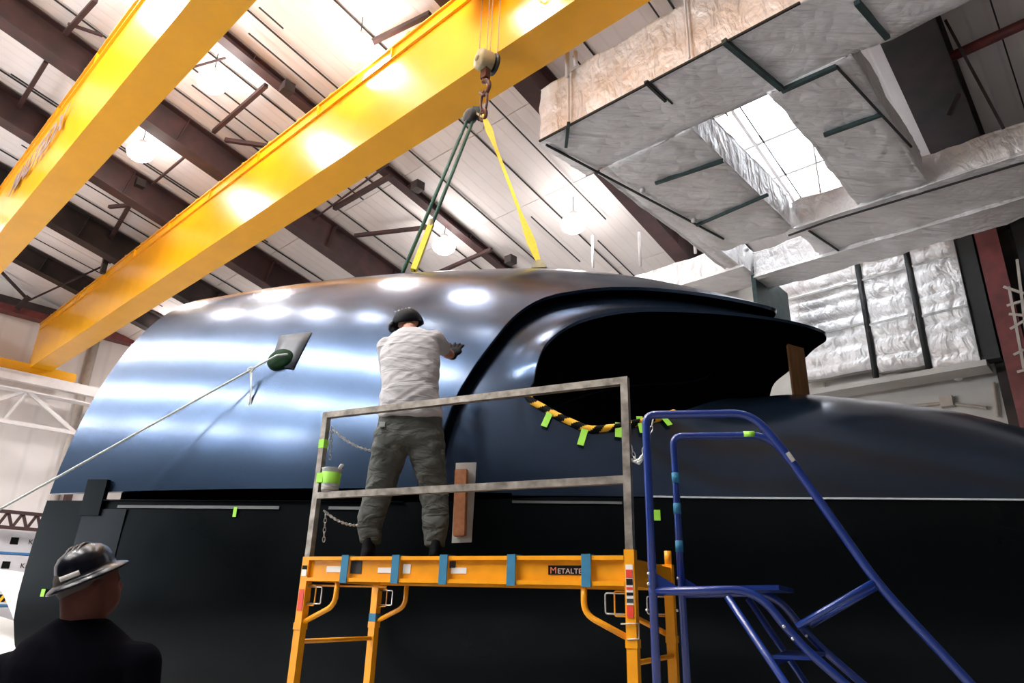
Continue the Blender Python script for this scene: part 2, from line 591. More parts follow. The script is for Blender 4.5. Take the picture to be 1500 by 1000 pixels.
def itp(x, xs, ys):
    """Monotone-ish cubic (Hermite) interpolation."""
    if x <= xs[0]:
        return ys[0]
    if x >= xs[-1]:
        return ys[-1]
    i = 0
    while x > xs[i + 1]:
        i += 1
    h = xs[i + 1] - xs[i]

    def slope(k):
        if k <= 0:
            return (ys[1] - ys[0]) / (xs[1] - xs[0])
        if k >= len(xs) - 1:
            return (ys[-1] - ys[-2]) / (xs[-1] - xs[-2])
        d0 = (ys[k] - ys[k - 1]) / (xs[k] - xs[k - 1])
        d1 = (ys[k + 1] - ys[k]) / (xs[k + 1] - xs[k])
        if d0 * d1 <= 0:
            return 0.0
        return 2 * d0 * d1 / (d0 + d1)
    m0, m1 = slope(i), slope(i + 1)
    t = (x - xs[i]) / h
    return (ys[i] * (2 * t ** 3 - 3 * t * t + 1) + h * m0 * (t ** 3 - 2 * t * t + t) + ys[i + 1] * (-2 * t ** 3 + 3 * t * t) + h * m1 * (t ** 3 - t * t))


# ================================================================ SETTING
bm = newbm(); abox(bm, -14, 34, -24, 20, -0.2, 0); struct(link('floor', bm, M['conc']))
bm = newbm(); abox(bm, 33, 33.3, -24, 17, 0, 16); wl = struct(link('wall_left', bm, M['wallcorr']))
bm = newbm(); abox(bm, -14, 34, 17.0, 17.3, 0, 12); wb = struct(link('wall_back', bm, M['wallg']))
bm = newbm(); abox(bm, -14.3, -14, -24, 17, 0, 16); struct(link('wall_right', bm, M['walldark']))
# rear wall behind the viewer, with an open hangar door
bm = newbm()
abox(bm, -14, 15, -24.3, -24, 0, 14); abox(bm, 31, 34, -24.3, -24, 0, 14); abox(bm, 15, 31, -24.3, -24, 8.6, 14)
struct(link('wall_rear', bm, M['walldark']))

# ceiling: two slopes of liner panels, with the skylight left open
SKA, SKB = (3.2, 6.6), (12.0, 15.4)


def roof_slab(bm, a0, a1, b0, b1, z_off=0.0, th=0.05):
    c = []
    for dz in (z_off, z_off + th):
        for a, b in ((a0, b0), (a1, b0), (a1, b1), (a0, b1)):
            c.append(W(a, b, roof_z(b) + dz))
    hexa(bm, c)


bm = newbm()
for (a0, a1, b0, b1) in ((-14, 33.2, -11, -2), (-14, 33.2, -2, SKB[0]), (-14, SKA[0], SKB[0], SKB[1]), (SKA[1], 33.2, SKB[0], SKB[1]), (-14, 33.2, SKB[1], 17.2)):
    roof_slab(bm, a0, a1, b0, b1, 0.10, 0.15)
ceil = struct(link('ceiling', bm, M['roof']))
bm = newbm(); roof_slab(bm, -14, 33.2, -24.2, -11, 0.10, 0.15); struct(link('ceiling', bm, M['walldark']))
aw = [-14 + 1.85 * i + (8.4 + 14) % 1.85 for i in range(-1, 26)]
for i in range(len(aw) - 1):
    a0, a1 = max(aw[i] + 0.012, -14), min(aw[i + 1] - 0.012, 33.1)
    if a1 - a0 < 0.2:
        continue
    for (b0, b1) in ((-11, -2.02), (-2, 3.98), (4, 9.48), (9.5, 11.98), (12.0, 15.4), (15.42, 17)):
        if b0 == 12.0 and a0 < SKA[1] and a1 > SKA[0]:
            for (c0, c1) in ((a0, SKA[0]), (SKA[1], a1)):
                if c1 - c0 > 0.1:
                    bm = newbm(); roof_slab(bm, c0, c1, b0, b1, 0.0, 0.06); link('roof_panel', bm, M['roof'], ceil)
            continue
        bm = newbm(); roof_slab(bm, a0, a1, b0, b1, random.uniform(0, 0.012), 0.06)
        link('roof_panel', bm, M['roof'], ceil)
# dark hold-down rods under the panel seams, and thinner ones between
for i, a in enumerate(aw[3:22]):
    if a > 31:
        continue
    bm = newbm()
    beam(bm, W(a, -1.9, roof_z(-1.9) - 0.05), W(a, 16.9, roof_z(16.9) - 0.05), 0.022, 0.04)
    link('seam_rod', bm, M['dark'], ceil)
for (a, b0, b1, dz) in ((12.57, 4.6, 6.9, .10), (9.2, 8.7, 13.4, .1), (11.75, 4.4, 5.0, .12), (8.35, 10.2, 14.2, .1), (17.6, 2.0, 9.5, .1), (19.3, 1.5, 9.0, .1),
                        (22.2, 2.5, 8.8, .1), (14.7, 3.5, 9.4, .1), (15.2, 4.5, 9.0, .12), (10.9, 12.3, 14.5, .12), (9.9, 14.0, 16.0, .1), (6.9, 9.0, 16.0, .1),
                        (0.2, 6, 16.5, .12), (-1.3, 7, 16.5, .1), (5.0, 4.0, 12.0, .1), (25.6, 2, 9, .1), (27.5, 2, 9, .1), (29.3, 2, 9, .1)):
    bm = newbm()
    beam(bm, W(a, b0, roof_z(b0) - dz), W(a, b1, roof_z(b1) - dz), 0.025, 0.03)
    link('conduit', bm, M['dark'], ceil)

# skylight: open glazed well with bars
bm = newbm()
for a in (SKA[0], (SKA[0] + SKA[1]) / 2, SKA[1]):
    beam(bm, W(a, SKB[0], roof_z(SKB[0]) + .1), W(a, SKB[1], roof_z(SKB[1]) + .1), 0.07, 0.25)
for b in (SKB[0], SKB[0] + 1.15, SKB[0] + 2.3, SKB[1]):
    beam(bm, W(SKA[0], b, roof_z(b) + .1), W(SKA[1], b, roof_z(b) + .1), 0.07, 0.2)
sk = struct(link('window_1', bm, M['whitepaint']))
bm = newbm(); roof_slab(bm, SKA[0], SKA[1], SKB[0], SKB[1], 0.22, 0.012)
link('pane', bm, M['glass'], sk)

# ---------------------------------------------------------------- roof steel
BG = 'sloping steel roof rafters'


def rafter(a, depth, flange, b0, b1, m, label, taper=0.0, drop=0.06):
    t = thing('roof_rafter', W(a, b0, roof_z(b0) - depth), label, 'rafter', None)
    D = W(0, b1, roof_z(b1)) - W(0, b0, roof_z(b0))
    L = D.length
    D = D.normalized()
    N = A.cross(D).normalized()
    if N.z < 0:
        N = -N
    o = W(a, b0, roof_z(b0) - drop)
    bm = newbm()
    c = []
    for dd, z0, z1 in ((0, -depth, 0), (L, -depth - taper, 0)):
        for da in (-0.02, 0.02):
            c.append((dd, da, z0)); c.append((dd, da, z1))
    P = [o + D * d + A * s + N * z for d, s, z in c]
    hexa(bm, [P[0], P[4], P[6], P[2], P[1], P[5], P[7], P[3]])
    link('web', bm, m, t)
    for nm, z0 in (('top_flange', 0.0), ('bottom_flange', None)):
        bm = newbm()
        zz = (0.0, 0.0) if nm == 'top_flange' else (-depth, -depth - taper)
        c = []
        for th in (0.0, 0.03):
            for (d, s) in ((0, -flange / 2), (L, -flange / 2), (L, flange / 2), (0, flange / 2)):
                z = zz[0] if d == 0 else zz[1]
                c.append(o + D * d + A * s + N * (z - 0.03 + th))
        hexa(bm, c)
        link(nm, bm, m, t)
    for k in range(1, int(L // 2.4)):
        for s in (-1, 1):
            bm = newbm()
            box_ax(bm, o + D * (k * 2.4), D, A, N, (-0.008, min(0, s) * flange / 2 * 0.95, -depth - taper * (k * 2.4 / L)), (0.008, max(0, s) * flange / 2 * 0.95, -0.03))
            link('stiffener', bm, m, t)
    return t


rafter(7.75, 0.62, 0.42, -2, 17, M['rust'], 'brown steel rafter running down behind the left end of the foil duct', 0.25)
rafter(13.1, 0.20, 0.26, -2, 17, M['rust'], 'slim brown secondary rafter above the right slings, between two deep rafters', 0.0)
rafter(16.6, 0.72, 0.42, -2, 17, M['rust'], 'deep brown rafter crossing just behind the second crane girder toward the green sling foot', 0.3)
rafter(20.2, 0.80, 0.42, -2, 17, M['rust'], 'deep brown rafter below the two left lamps, ending over the hull', 0.25)
rafter(24.1, 0.80, 0.42, -2, 17, M['rust_dark'], 'dark rafter farthest left, low behind the first crane girder', 0.3)
rafter(28.6, 0.60, 0.40, -2, 17, M['rust_dark'], 'last dark rafter before the white left wall', 0.2)
rafter(1.35, 0.85, 0.85, -2, 17, M['rust_dark'], 'wide nearly black rafter meeting the red column at upper right', 0.2)

STR = [((140, 0), (95, 50), .05), ((68, 90), (27, 157), .05), ((390, 125), (313, 193), .05), ((282, 220), (223, 270), .03), ((573, 257), (490, 305), .06),
       ((190, 300), (150, 370), .06), ((520, 345), (625, 333), .05), ((720, 365), (640, 400), .05), ((330, 205), (400, 215), .05), ((160, 303), (195, 300), .05),
       ((570, 240), (440, 335), .02), ((100, 35), (150, 52), .03), ((240, 110), (330, 85), .02), ((545, 62), (630, 20), .05)]
STRL = ['brown strut at the top edge just left of the first crane girder', 'long brown strut near the left edge crossing two rafters', 'brown strut rising right from the deep rafter, below the slim one, between the girders',
        'thin strut between the two left lamps, joining two deep rafters', 'brown strut leaving the underside of the second girder above the hull', 'short dark strut between the two girders near the lowest lamp',
        'short strut low between the second girder and the hull crest', 'brown strut right of the green sling, above the hull', 'pale strut just above the hull crest, right of the green sling', 'short strut lying nearly level between the girders',
        'small strut end near the lowest lamp, left of the second girder', 'thin long rod below the second girder, running down left', 'small slanting strut by the top left rafter', 'thin rod left of the second girder, above a deep rafter', 'short strut at the top edge right of the upper lamp']
for i, (p, q, r) in enumerate(STR):
    P, Q = on_roof(*p, 0.32), on_roof(*q, 0.32)
    bm = newbm()
    beam(bm, P, Q, r * 2, r * 2)
    o = link('roof_strut', bm, M['rust'])
    tag(o, STRL[i], 'strut', 'cross struts under the roof')
# bridging clips on the slim rafter
for p, cl_ in (((421, 128), 'small dark clip plate on the slim rafter between the girders'), ((612, 272), 'small dark clip plate on the slim rafter left of the green sling'),
               ((748, 380), 'small dark clip plate on the slim rafter beside the yellow sling foot'), ((205, 268), 'small dark clip plate near the lowest left lamp')):
    P = on_roof(*p, 0.3)
    bm = newbm(); box_ax(bm, P, A, B, Z, (-.13, -.13, -.14), (.13, .13, .1))
    tag(link('clip_plate', bm, M['rust_dark']), cl_, 'bracket', 'clip plates on the rafters')
# horizontal red pipe strut at upper right
bm = newbm(); tube(bm, [on_plane(1330, 112, B * 12.2, B), on_plane(1500, 35, B * 12.2, B), on_plane(1580, 0, B * 12.2, B)], 0.09, 12)
tag(link('red_pipe', bm, M['redcol'], smooth=True), 'dark red round pipe strut reaching right from the black rafter', 'pipe')
for (p, q, r, cl_) in (((1318, 60), (1365, 82), .06, 'thick short dark brace by the top of the black rafter'), ((1365, 82), (1350, 40), .03, 'thin steep brace by the top of the black rafter'), ((1328, 52), (1372, 84), .045, 'second dark brace slanting to the red pipe end'),
                     ((1405, 138), (1390, 170), .03, 'small lone slanting brace below the red pipe'), ((1385, 30), (1470, 188), .022, 'long thin dark rod crossing the red pipe')):
    bm = newbm(); beam(bm, on_plane(*p, B * 11.8, B), on_plane(*q, B * 11.8, B), r * 2, r * 2)
    tag(link('corner_brace', bm, M['rust_dark']), cl_, 'brace', 'thin braces at the upper right corner')

# ---------------------------------------------------------------- high bay lamps
LAMPS = [(10.06, 5.89, 'round high bay lamp above the middle of the second crane girder'),
         (13.79, 4.48, 'round high bay lamp between the girders, upper of the left two'),
         (17.89, 4.46, 'round high bay lamp between the girders, lowest of the left ones'),
         (9.48, 12.34, 'round high bay lamp right of the yellow sling'),
         (13.27, 11.28, 'round high bay lamp between the green and yellow slings, near the hull')]
SOLO = [(6.8, 4.45), (3.4, 4.45), (22, -4), (28.5, 0.5), (28.5, 9.5), (21.5, 12)]  # unseen; those near the left wall are added and boosted to brighten it
OFF = SOLO + [(13.2 - 1.75 * k, 1.45) for k in range(7)] + [(16.0 - 1.75 * k, -3.3) for k in range(8)] + [(15.5 - 1.9 * k, -7.4) for k in range(7)] + [(14.5 - 2.2 * k, -10.9) for k in range(5)]
for i, it in enumerate(LAMPS + [(a, b, None) for a, b in OFF]):
    a, b, lab = it
    z = roof_z(b) - 0.9
    c = W(a, b, z)
    strip = b < -3 and a < 20
    if strip:
        t = thing('strip_lamp', c, 'long strip lamp hanging beyond the frame, behind the viewer', 'lamp', 'strip lamps behind the viewer')
        bm = newbm(); box_ax(bm, c, A, B, Z, (-.78, -.16, .02), (.78, .16, .10)); link('housing', bm, M['lampshell'], t)
        bm = newbm(); box_ax(bm, c, A, B, Z, (-.75, -.13, -.02), (.75, .13, .02)); link('diffuser', bm, M['lampglow'], t)
        for k_ in (-.6, .6):
            bm = newbm(); tube(bm, [c + A * k_ + Z * .1, c + A * k_ + Z * .86], .01, 6); link('hanger', bm, M['dark'], t)
        ld = bpy.data.lights.new('lamp_light', 'AREA'); ld.shape = 'RECTANGLE'; ld.size = 1.5; ld.size_y = .26
        ld.energy = LAMP_W * .55; ld.color = (1.0, 0.965, 0.94)
        lo = bpy.data.objects.new('lamp_light', ld); COL.objects.link(lo); lo.location = (0, 0, -0.05); lo.parent = t
        lo.rotation_euler = (0, 0, atan2(A.y, A.x))
        continue
    t = thing('high_bay_lamp', c, lab or 'round high bay lamp hanging unseen beyond the frame', 'lamp', 'high bay lamps')
    bm = newbm(); lathe(bm, c + Z * 0.16, Z, [(0.06, .25), (0.11, .22), (0.12, .06), (0.10, 0.05)], 16); link('housing', bm, M['lampshell'], t, True)
    bm = newbm(); tube(bm, [c + Z * 0.4, c + Z * 0.86], 0.012, 6); link('hanger', bm, M['dark'], t)
    bm = newbm(); lathe(bm, c, Z, [(0.02, -.20), (0.20, -0.15), (0.30, -0.06), (0.33, 0.04), (0.28, 0.16), (0.12, .24)], 24); sh = link('refractor', bm, M['lampglow'], t, True)
    ld = bpy.data.lights.new('lamp_light', 'AREA'); ld.shape = 'DISK'; ld.size = 0.6
    ld.energy = LAMP_W * (2.6 if a > 25 else 1.0 if lab or (a, b) in SOLO else 0.5)
    ld.color = (1.0, 0.955, 0.93)
    lo = bpy.data.objects.new('lamp_light', ld); COL.objects.link(lo); lo.location = (0, 0, -0.08); lo.parent = t
    pd = bpy.data.lights.new('lamp_glow', 'POINT'); pd.energy = LAMP_UP; pd.shadow_soft_size = 0.25; pd.color = (1.0, 0.955, 0.93)
    po = bpy.data.objects.new('lamp_glow', pd); COL.objects.link(po); po.location = (0, 0, -0.4); po.parent = t

# ================================================================ BRIDGE CRANES
def girder(b0, b1, zb, zt, a0, a1, label, txt=None):
    t = thing('crane_girder', W(a0, (b0 + b1) / 2, zb), label, 'crane', 'yellow bridge crane girders')
    bm = newbm(); abox(bm, a0, a1, b0, b1, zb, zt); link('box_web', bm, M['crane'], t)
    bm = newbm(); abox(bm, a0, a1, b0 - 0.045, b1 + 0.045, zt, zt + 0.035); link('top_flange', bm, M['crane_edge'], t)
    bm = newbm(); abox(bm, a0, a1, b0 - 0.012, b1 + 0.012, zb - 0.02, zb + 0.004); link('bottom_flange', bm, M['crane'], t)
    bm = newbm(); abox(bm, a0 + 0.2, a1 - .2, (b0 + b1) / 2 - .04, (b0 + b1) / 2 + .04, zt + .035, zt + .12); link('trolley_rail', bm, M['crane_edge'], t)
    bm = newbm(); abox(bm, a0 + .1, a1 - .3, b0 - 0.05, b0, zt - .30, zt - .275); link('festoon_channel', bm, M['crane'], t)
    a = a0 + 1.5
    while a < a1 - 1:
        bm = newbm(); abox(bm, a, a + .04, b0 - 0.05, b0, zt - .28, zt); link('channel_bracket', bm, M['crane'], t)
        a += 2.6
    a = a0 + 1.0
    while a < a1 - .5:
        bm = newbm(); abox(bm, a, a + .10, b0 - 0.04, b0 + .03, zt + .035, zt + .085); link('flange_clip', bm, M['crane_edge'], t)
        a += 1.3
    # end truck on the runway
    bm = newbm(); abox(bm, a1 - .42, a1 + .02, b0 - 2.4, b1 + .95, zb - .30, zb + .12); link('end_truck', bm, M['crane'], t)
    for bb in (b0 - 2.0, b1 + .8):
        bm = newbm(); lathe(bm, W(a1 - .3, bb, zb - .25), A, [(0.17, -.02), (.20, .0), (.20, .03), (.17, .05), (.17, .16)], 18); link('wheel', bm, M['dark'], t, True)
    bm = newbm(); abox(bm, a1 - .06, a1 + .0, b0 - .9, b0, zb + .12, zb + .18); link('end_stop', bm, M['crane_edge'], t)
    return t


G2 = girder(6.10, 6.80, 9.80, 11.70, -8, 32.2, 'yellow box crane girder nearer the picture middle, carrying the hook')
G1 = girder(2.37, 3.00, 9.80, 12.10, -8, 32.2, 'yellow box crane girder at the far upper left with faded lettering')
P0t = on_plane(12, 288, B * 2.30, B)
text_mesh('lettering', 'MALTEDX', 0.80, P0t + Z * 0.0, -A, Z, M['grey_letter'], G1, 0.004, sx=1.15, shear=0.25, offset=0.02)
# festoon cable loops on girder 2 near the top of the picture
for k in range(5):
    pa = on_plane(783 + 14 * k, 0, B * 5.95, B)
    za = 11.35
    a0 = pa.dot(A)
    bm = newbm()
    pts = [W(a0 + (0.16 if k else .22) * cos(pi * j / 12), 5.97 - .02 * k, za - (1.05 - .13 * k) * sin(pi * j / 12) ** 0.7) for j in range(13)]
    tube(bm, pts, 0.022, 6)
    link('festoon_cable', bm, M['crane_edge'], G2, True)

# hoist trolley above the frame
hk = on_plane(712, 90, B * 5.9, B)
ha = hk.dot(A)
t = thing('hoist_trolley', W(ha, 5.7, 11.5), 'yellow hoist trolley on the girder above the hook ropes', 'hoist')
bm = newbm(); abox(bm, ha - .6, ha + .6, 5.45, 5.95, 11.25, 11.9); link('frame', bm, M['crane'], t)
bm = newbm(); lathe(bm, W(ha - .45, 5.7, 11.2), A, [(.17, 0), (.2, .03), (.2, .85), (.17, .88)], 20); link('rope_drum', bm, M['cream'], t, True)

t = thing('hook_block', hk, 'cream hook block with forged hook hanging on wire ropes', 'hook')
bax = (B * 0.9 - A * 0.25 + Z * 0.05).normalized()
cbl = hk + Z * 0.0
bm = newbm(); lathe(bm, cbl - bax * .15, bax, [(.10, -.01), (.155, 0.01), (.17, .04), (.17, .2), (.155, .23), (.10, .245)], 24); link('sheave_cover', bm, M['cream'], t, True)
bm = newbm(); lathe(bm, cbl + bax * .08, bax, [(.11, .03), (.175, .04), (.175, .08), (.10, .10)], 24); link('side_plate', bm, M['dark'], t, True)
bm = newbm(); lathe(bm, cbl - bax * .19, bax, [(.02, 0), (.05, .01), (.055, .045)], 14); link('axle_cap', bm, M['cream'], t, True)
bm = newbm(); beam(bm, cbl - Z * .14, cbl - Z * .34, .10, .12, up=A); link('swivel', bm, M['iron'], t)
hp = []
for k in range(15):
    an = radians(100 - k * 19)
    hp.append(cbl - Z * .52 + (-A) * (.095 * cos(an)) + Z * (.13 * sin(an)))
bm = newbm(); tube(bm, [cbl - Z * .30] + hp, .035, 10, radii=[.04, .045] + [.042 - .0015 * k for k in range(14)]); link('hook', bm, M['iron'], t, True)
# shackle ring and lower hook
lk = [cbl - Z * .78 + (-A) * (.065 * cos(2 * pi * k / 16)) + Z * (.21 * sin(2 * pi * k / 16)) for k in range(16)]
bm = newbm(); tube(bm, lk, .022, 8, closed=True); link('master_link', bm, M['iron'], t, True)
lk = [cbl - Z * 1.03 + (-A) * (.06 * cos(2 * pi * k / 12)) + Z * (.10 * sin(2 * pi * k / 12)) for k in range(12)]
bm = newbm(); tube(bm, lk, .028, 8, closed=True); link('lower_hook', bm, M['iron'], t, True)
for (px, dd) in ((702, 0), (713, .1), (718, .14), (729, .0)):
    top = on_plane(px - 1, 0, B * 5.9, B)
    bot = on_plane(px, 76, B * 5.9, B)
    top2 = bot + (top - bot) * ((11.3 - bot.z) / (top.z - bot.z))
    top2.x, top2.y = bot.x, bot.y
    bm = newbm(); tube(bm, [bot, top2], .008, 6); link('wire_rope', bm, M['cable'], t)

# ================================================================ RUNWAY TRUSS + LEFT WALL
t = thing('crane_runway', W(31.5, 0, 7.4), 'white lattice truss runway carrying the left ends of the cranes', 'truss')
ra = 31.55
for nm, z0, z1, w in (('top_chord', 9.06, 9.32, .30), ('rail', 9.32, 9.48, .07), ('lower_chord', 7.40, 7.55, .22)):
    bm = newbm(); abox(bm, ra - w / 2, ra + w / 2, -10, 16.8, z0, z1); link(nm, bm, M['whitepaint'], t)
bm = newbm(); abox(bm, ra - .25, ra + .25, -10, 16.8, 8.70, 8.76); link('shelf_angle', bm, M['whitepaint'], t)
for k in range(-3, 6):
    bn = 6.2 + k * 3.9
    for s in (-1, 1):
        if bn + s * 1.95 > 16.6 or bn + s * 1.95 < -9.8:
            continue
        bm = newbm(); beam(bm, W(ra, bn, 8.8), W(ra, bn + s * 1.95, 7.5), .12, .12); link('diagonal', bm, M['whitepaint'], t)
    bm = newbm(); beam(bm, W(ra, bn, 8.8), W(ra, bn - .5, 7.5), .09, .09); link('hanger', bm, M['whitepaint'], t)
for bcol in (-8, 0.2, 16.0):
    bm = newbm(); abox(bm, ra - .15, ra + .15, bcol, bcol + .3, 0, 7.4); link('column', bm, M['whitepaint'], t)

t = thing('wall_girt', W(32.8, 5, 12.0), 'dark red eave beam across the top of the white left wall', 'beam')
bm = newbm(); abox(bm, 32.4, 32.95, -2, 16.9, 12.0, 12.28); link('lower_flange', bm, M['redcol'], t)
bm = newbm(); abox(bm, 32.45, 32.95, -2, 16.9, 12.28, 12.62); link('web', bm, M['rust_dark'], t)
for (p, q, r, l, *ax) in (((2, 398), (42, 440), .05, 'dark brace dropping to the eave beam at the picture edge'), ((42, 440), (150, 390), .03, 'thin tie rod rising right from the eave beam', 26.6), ((25, 452), (42, 435), .10, 'short stub plate standing on the red eave beam'),
                     ((205, 455), (225, 478), .05, 'short dark brace at the eave beam beside the second girder'), ((150, 400), (175, 300), .08, 'dark post rising to the rafter behind the second girder', 24.7), ((160, 385), (190, 310), .05, 'slanting dark brace beside the post behind the second girder', 24.9)):
    bm = newbm(); ax = ax[0] if ax else 31.8; beam(bm, on_plane(*p, A * ax, A), on_plane(*q, A * ax, A), r * 2, r * 2)
    tag(link('eave_brace', bm, M['rust_dark']), l, 'brace')
P, Q = on_plane(147, 478, A * 32.7, A), on_plane(130, 600, A * 32.7, A)
bm = newbm(); tube(bm, [W(32.8, P.dot(B), 12.0), W(32.8, P.dot(B), 4.5)], .16, 12)
tag(link('wall_downpipe', bm, M['pvc'], smooth=True), 'beige vertical pipe on the white left wall above the hull', 'pipe')
P = on_plane(98, 728, A * 32.6, A)
bm = newbm(); abox(bm, 32.3, 32.6, P.dot(B) - .12, P.dot(B) + .12, 0, 7.4)
tag(link('wall_post', bm, M['rust']), 'brown post seen through the gap under the raised shell', 'post')

# rust coloured lattice beam and the wrapped packs on the far left
t = thing('lattice_beam', W(26, 4, 3.7), 'small rust-red lattice beam at the left picture edge below the rope', 'beam')
La = 27.0


def LP(x, y, a=La):
    return on_plane(x, y, A * a, A)


b_l, b_r = LP(-60, 757).dot(B), LP(75, 757).dot(B)
zt_, zb_ = LP(20, 750).z, LP(20, 773).z
for nm, z in (('top_chord', zt_), ('lower_chord', zb_)):
    bm = newbm(); abox(bm, La - .1, La + .1, b_l, b_r, z - .05, z + .05); link(nm, bm, M['rust'], t)
n = 12
for k in range(n):
    x0, x1 = b_l + (b_r - b_l) * k / n, b_l + (b_r - b_l) * (k + 1) / n
    bm = newbm(); beam(bm, W(La, x0, zb_ if k % 2 else zt_), W(La, x1, zt_ if k % 2 else zb_), .08, .08); link('diagonal', bm, M['rust'], t)
for bb in (b_l + .1, b_r - .1):
    bm = newbm(); abox(bm, La - .08, La + .08, bb - .08, bb + .08, 0, zb_); link('post', bm, M['rust'], t)
Lp = La
La = La + 1.0
bl, br = LP(-70, 800, La).dot(B), LP(60, 800, La).dot(B)
zz = [LP(25, y, La).z for y in (779, 813, 861, 872, 888, 900)]
prev = None
for i, (z1, z0, lab) in enumerate(((zz[0], zz[1], 'white wrapped board pack on top of the left stack'), (zz[1] - .02, zz[2], 'white wrapped board pack in the middle of the left stack'), (zz[2] - .02, zz[4], 'white wrapped board pack lowest of the left stack'))):
    t = thing('board_pack', W(La + .2, (bl + br) / 2, z0), lab, 'pack', 'wrapped board packs')
    bm = newbm(); abox(bm, La - .5, La + .9, bl, br, z0 + .02, z1); link('wrap', bm, M['wrap'], t)
    bm = newbm(); abox(bm, La - .52, La + .92, bl + .02, br - .02, z0, z0 + .07); link('blue_base_sheet', bm, M['bluesheet'], t)
    px_ = LP(4 + 3 * (1 - i), 800, La).dot(B)
    if i < 2:
        bm = newbm(); abox(bm, La - .515, La - .5, px_, px_ + .22, z1 - .42, z1 - .2); link('black_mark', bm, M['hazard_k'], t)
        text_mesh('print', 'Kingspan', 0.22, W(La - .51, px_ + .5, z1 - .38), B, Z, M['dark'], t, 0.003)
for z0 in (zz[4] - .02,):
    bm = newbm(); abox(bm, La - .5, La + .9, bl, br, 0, z0)
    tag(link('pack_trestle', bm, M['wrap']), 'white plinth under the wrapped board packs', 'plinth')
t = thing('hazard_barrier', W(La - 1.2, bl, 0), 'yellow and black striped barrier below the wrapped packs', 'barrier')
zh0, zh1 = on_plane(30, 882, A * (La - 1.2), A).z, on_plane(30, 871, A * (La - 1.2), A).z
n = 26
for k in range(n):
    x0 = bl + (br - bl) * k / n
    x1 = x0 + (br - bl) / n
    bm = newbm()
    hexa(bm, [W(La - 1.25, x0, zh0), W(La - 1.25, x1, zh0), W(La - 1.2, x1, zh0), W(La - 1.2, x0, zh0), W(La - 1.25, x0 + .12, zh1), W(La - 1.25, x1 + .12, zh1), W(La - 1.2, x1 + .12, zh1), W(La - 1.2, x0 + .12, zh1)])
    link('stripe', bm, M['hazard_k'] if k % 2 else M['hazard_y'], t)
for bb in (bl + .2, br - .2):
    bm = newbm(); abox(bm, La - 1.22, La - 1.1, bb - .05, bb + .05, 0, zh0); link('leg', bm, M['hazard_y'], t)

# white moulded part at lower left
t = thing('white_mould', at_z(-120, 1050, 0.4), 'glossy white curved mould standing at the lower left edge', 'mould')
Ym = 9.0
prof = [(-80, 840), (0, 850), (10, 868), (22, 895), (33, 925), (37, 948)]
rows = []
for k, (x, y) in enumerate(fillet([Vector((p[0], p[1], 0)) for p in prof], 6, 3)[i] .to_tuple()[:2] for i in range(len(fillet([Vector((p[0], p[1], 0)) for p in prof], 6, 3)))):
    P = at_y(x, y, Ym)
    rows.append([P, P + Vector((-.3, .9, .12)), P + Vector((-.9, 2.2, .05))])
bm = newbm(); grid(bm, rows)
o = link('upper_skin', bm, M['gel'], t, True)
o.modifiers.new('th', 'SOLIDIFY').thickness = 0.04
e0 = at_y(38, 942, Ym)
bm = newbm()
lf, rt_ = at_y(-90, 905, Ym), at_y(40, 948, Ym)
lb, rb_ = at_y(-90, 1000, Ym), at_y(35, 958, Ym)
hexa(bm, [Vector((lf.x, Ym - .05, 0.1)), Vector((rt_.x, Ym - .05, 0.1)), Vector((rt_.x - .9, Ym + 2.2, 0.1)), Vector((lf.x - .9, Ym + 2.2, 0.1)),
          Vector((lf.x, Ym - .05, lf.z)), Vector((rt_.x, Ym - .05, rt_.z)), Vector((rt_.x - .9, Ym + 2.2, rt_.z)), Vector((lf.x - .9, Ym + 2.2, lf.z))])
link('side_flange', bm, M['gel'], t)

# ================================================================ RIGHT SIDE: column, ducts, foil panels
t = thing('steel_column', W(1.35, 16.4, 0), 'tall red primed H column at the right picture edge', 'column')
for nm, a0, a1, b0, b1, m_ in (('front_flange', 1.22, 1.62, 16.20, 16.24, 'redcol'), ('web', 1.40, 1.44, 16.24, 16.75, 'rust_dark'), ('rear_flange', 1.05, 1.85, 16.75, 16.79, 'rust_dark')):
    bm = newbm(); abox(bm, a0, a1, b0, b1, 0, 10.4); link(nm, bm, M[m_], t)
bm = newbm(); abox(bm, 1.68, 1.98, 16.35, 16.70, 6.5, 10.2); tag(link('black_casing', bm, M['dark']), 'black casing edge between foil panels and the red column', 'casing')
# dark area right of the column with white frames
bm = newbm(); abox(bm, -3.2, 1.0, 16.6, 16.9, 0, 10.6); tag(link('dark_partition', bm, M['dark']), 'dark partition behind the wire frames right of the red column', 'partition')
t = thing('wire_frame', on_plane(1490, 560, B * 16.2, B), 'pale open rod frame beside the red column at the right edge', 'frame')
for (p, q) in (((1478, 420), (1500, 540)), ((1470, 420), (1500, 430)), ((1475, 448), (1500, 440)), ((1490, 380), (1512, 560)), ((1478, 460), (1500, 462)), ((1480, 482), (1500, 470)), ((1485, 520), (1500, 512)), ((1490, 545), (1510, 540))):
    bm = newbm(); beam(bm, on_plane(*p, B * 16.2, B), on_plane(*q, B * 16.2, B), .05, .05)
    link('frame_rod', bm, M['pvc'], t)


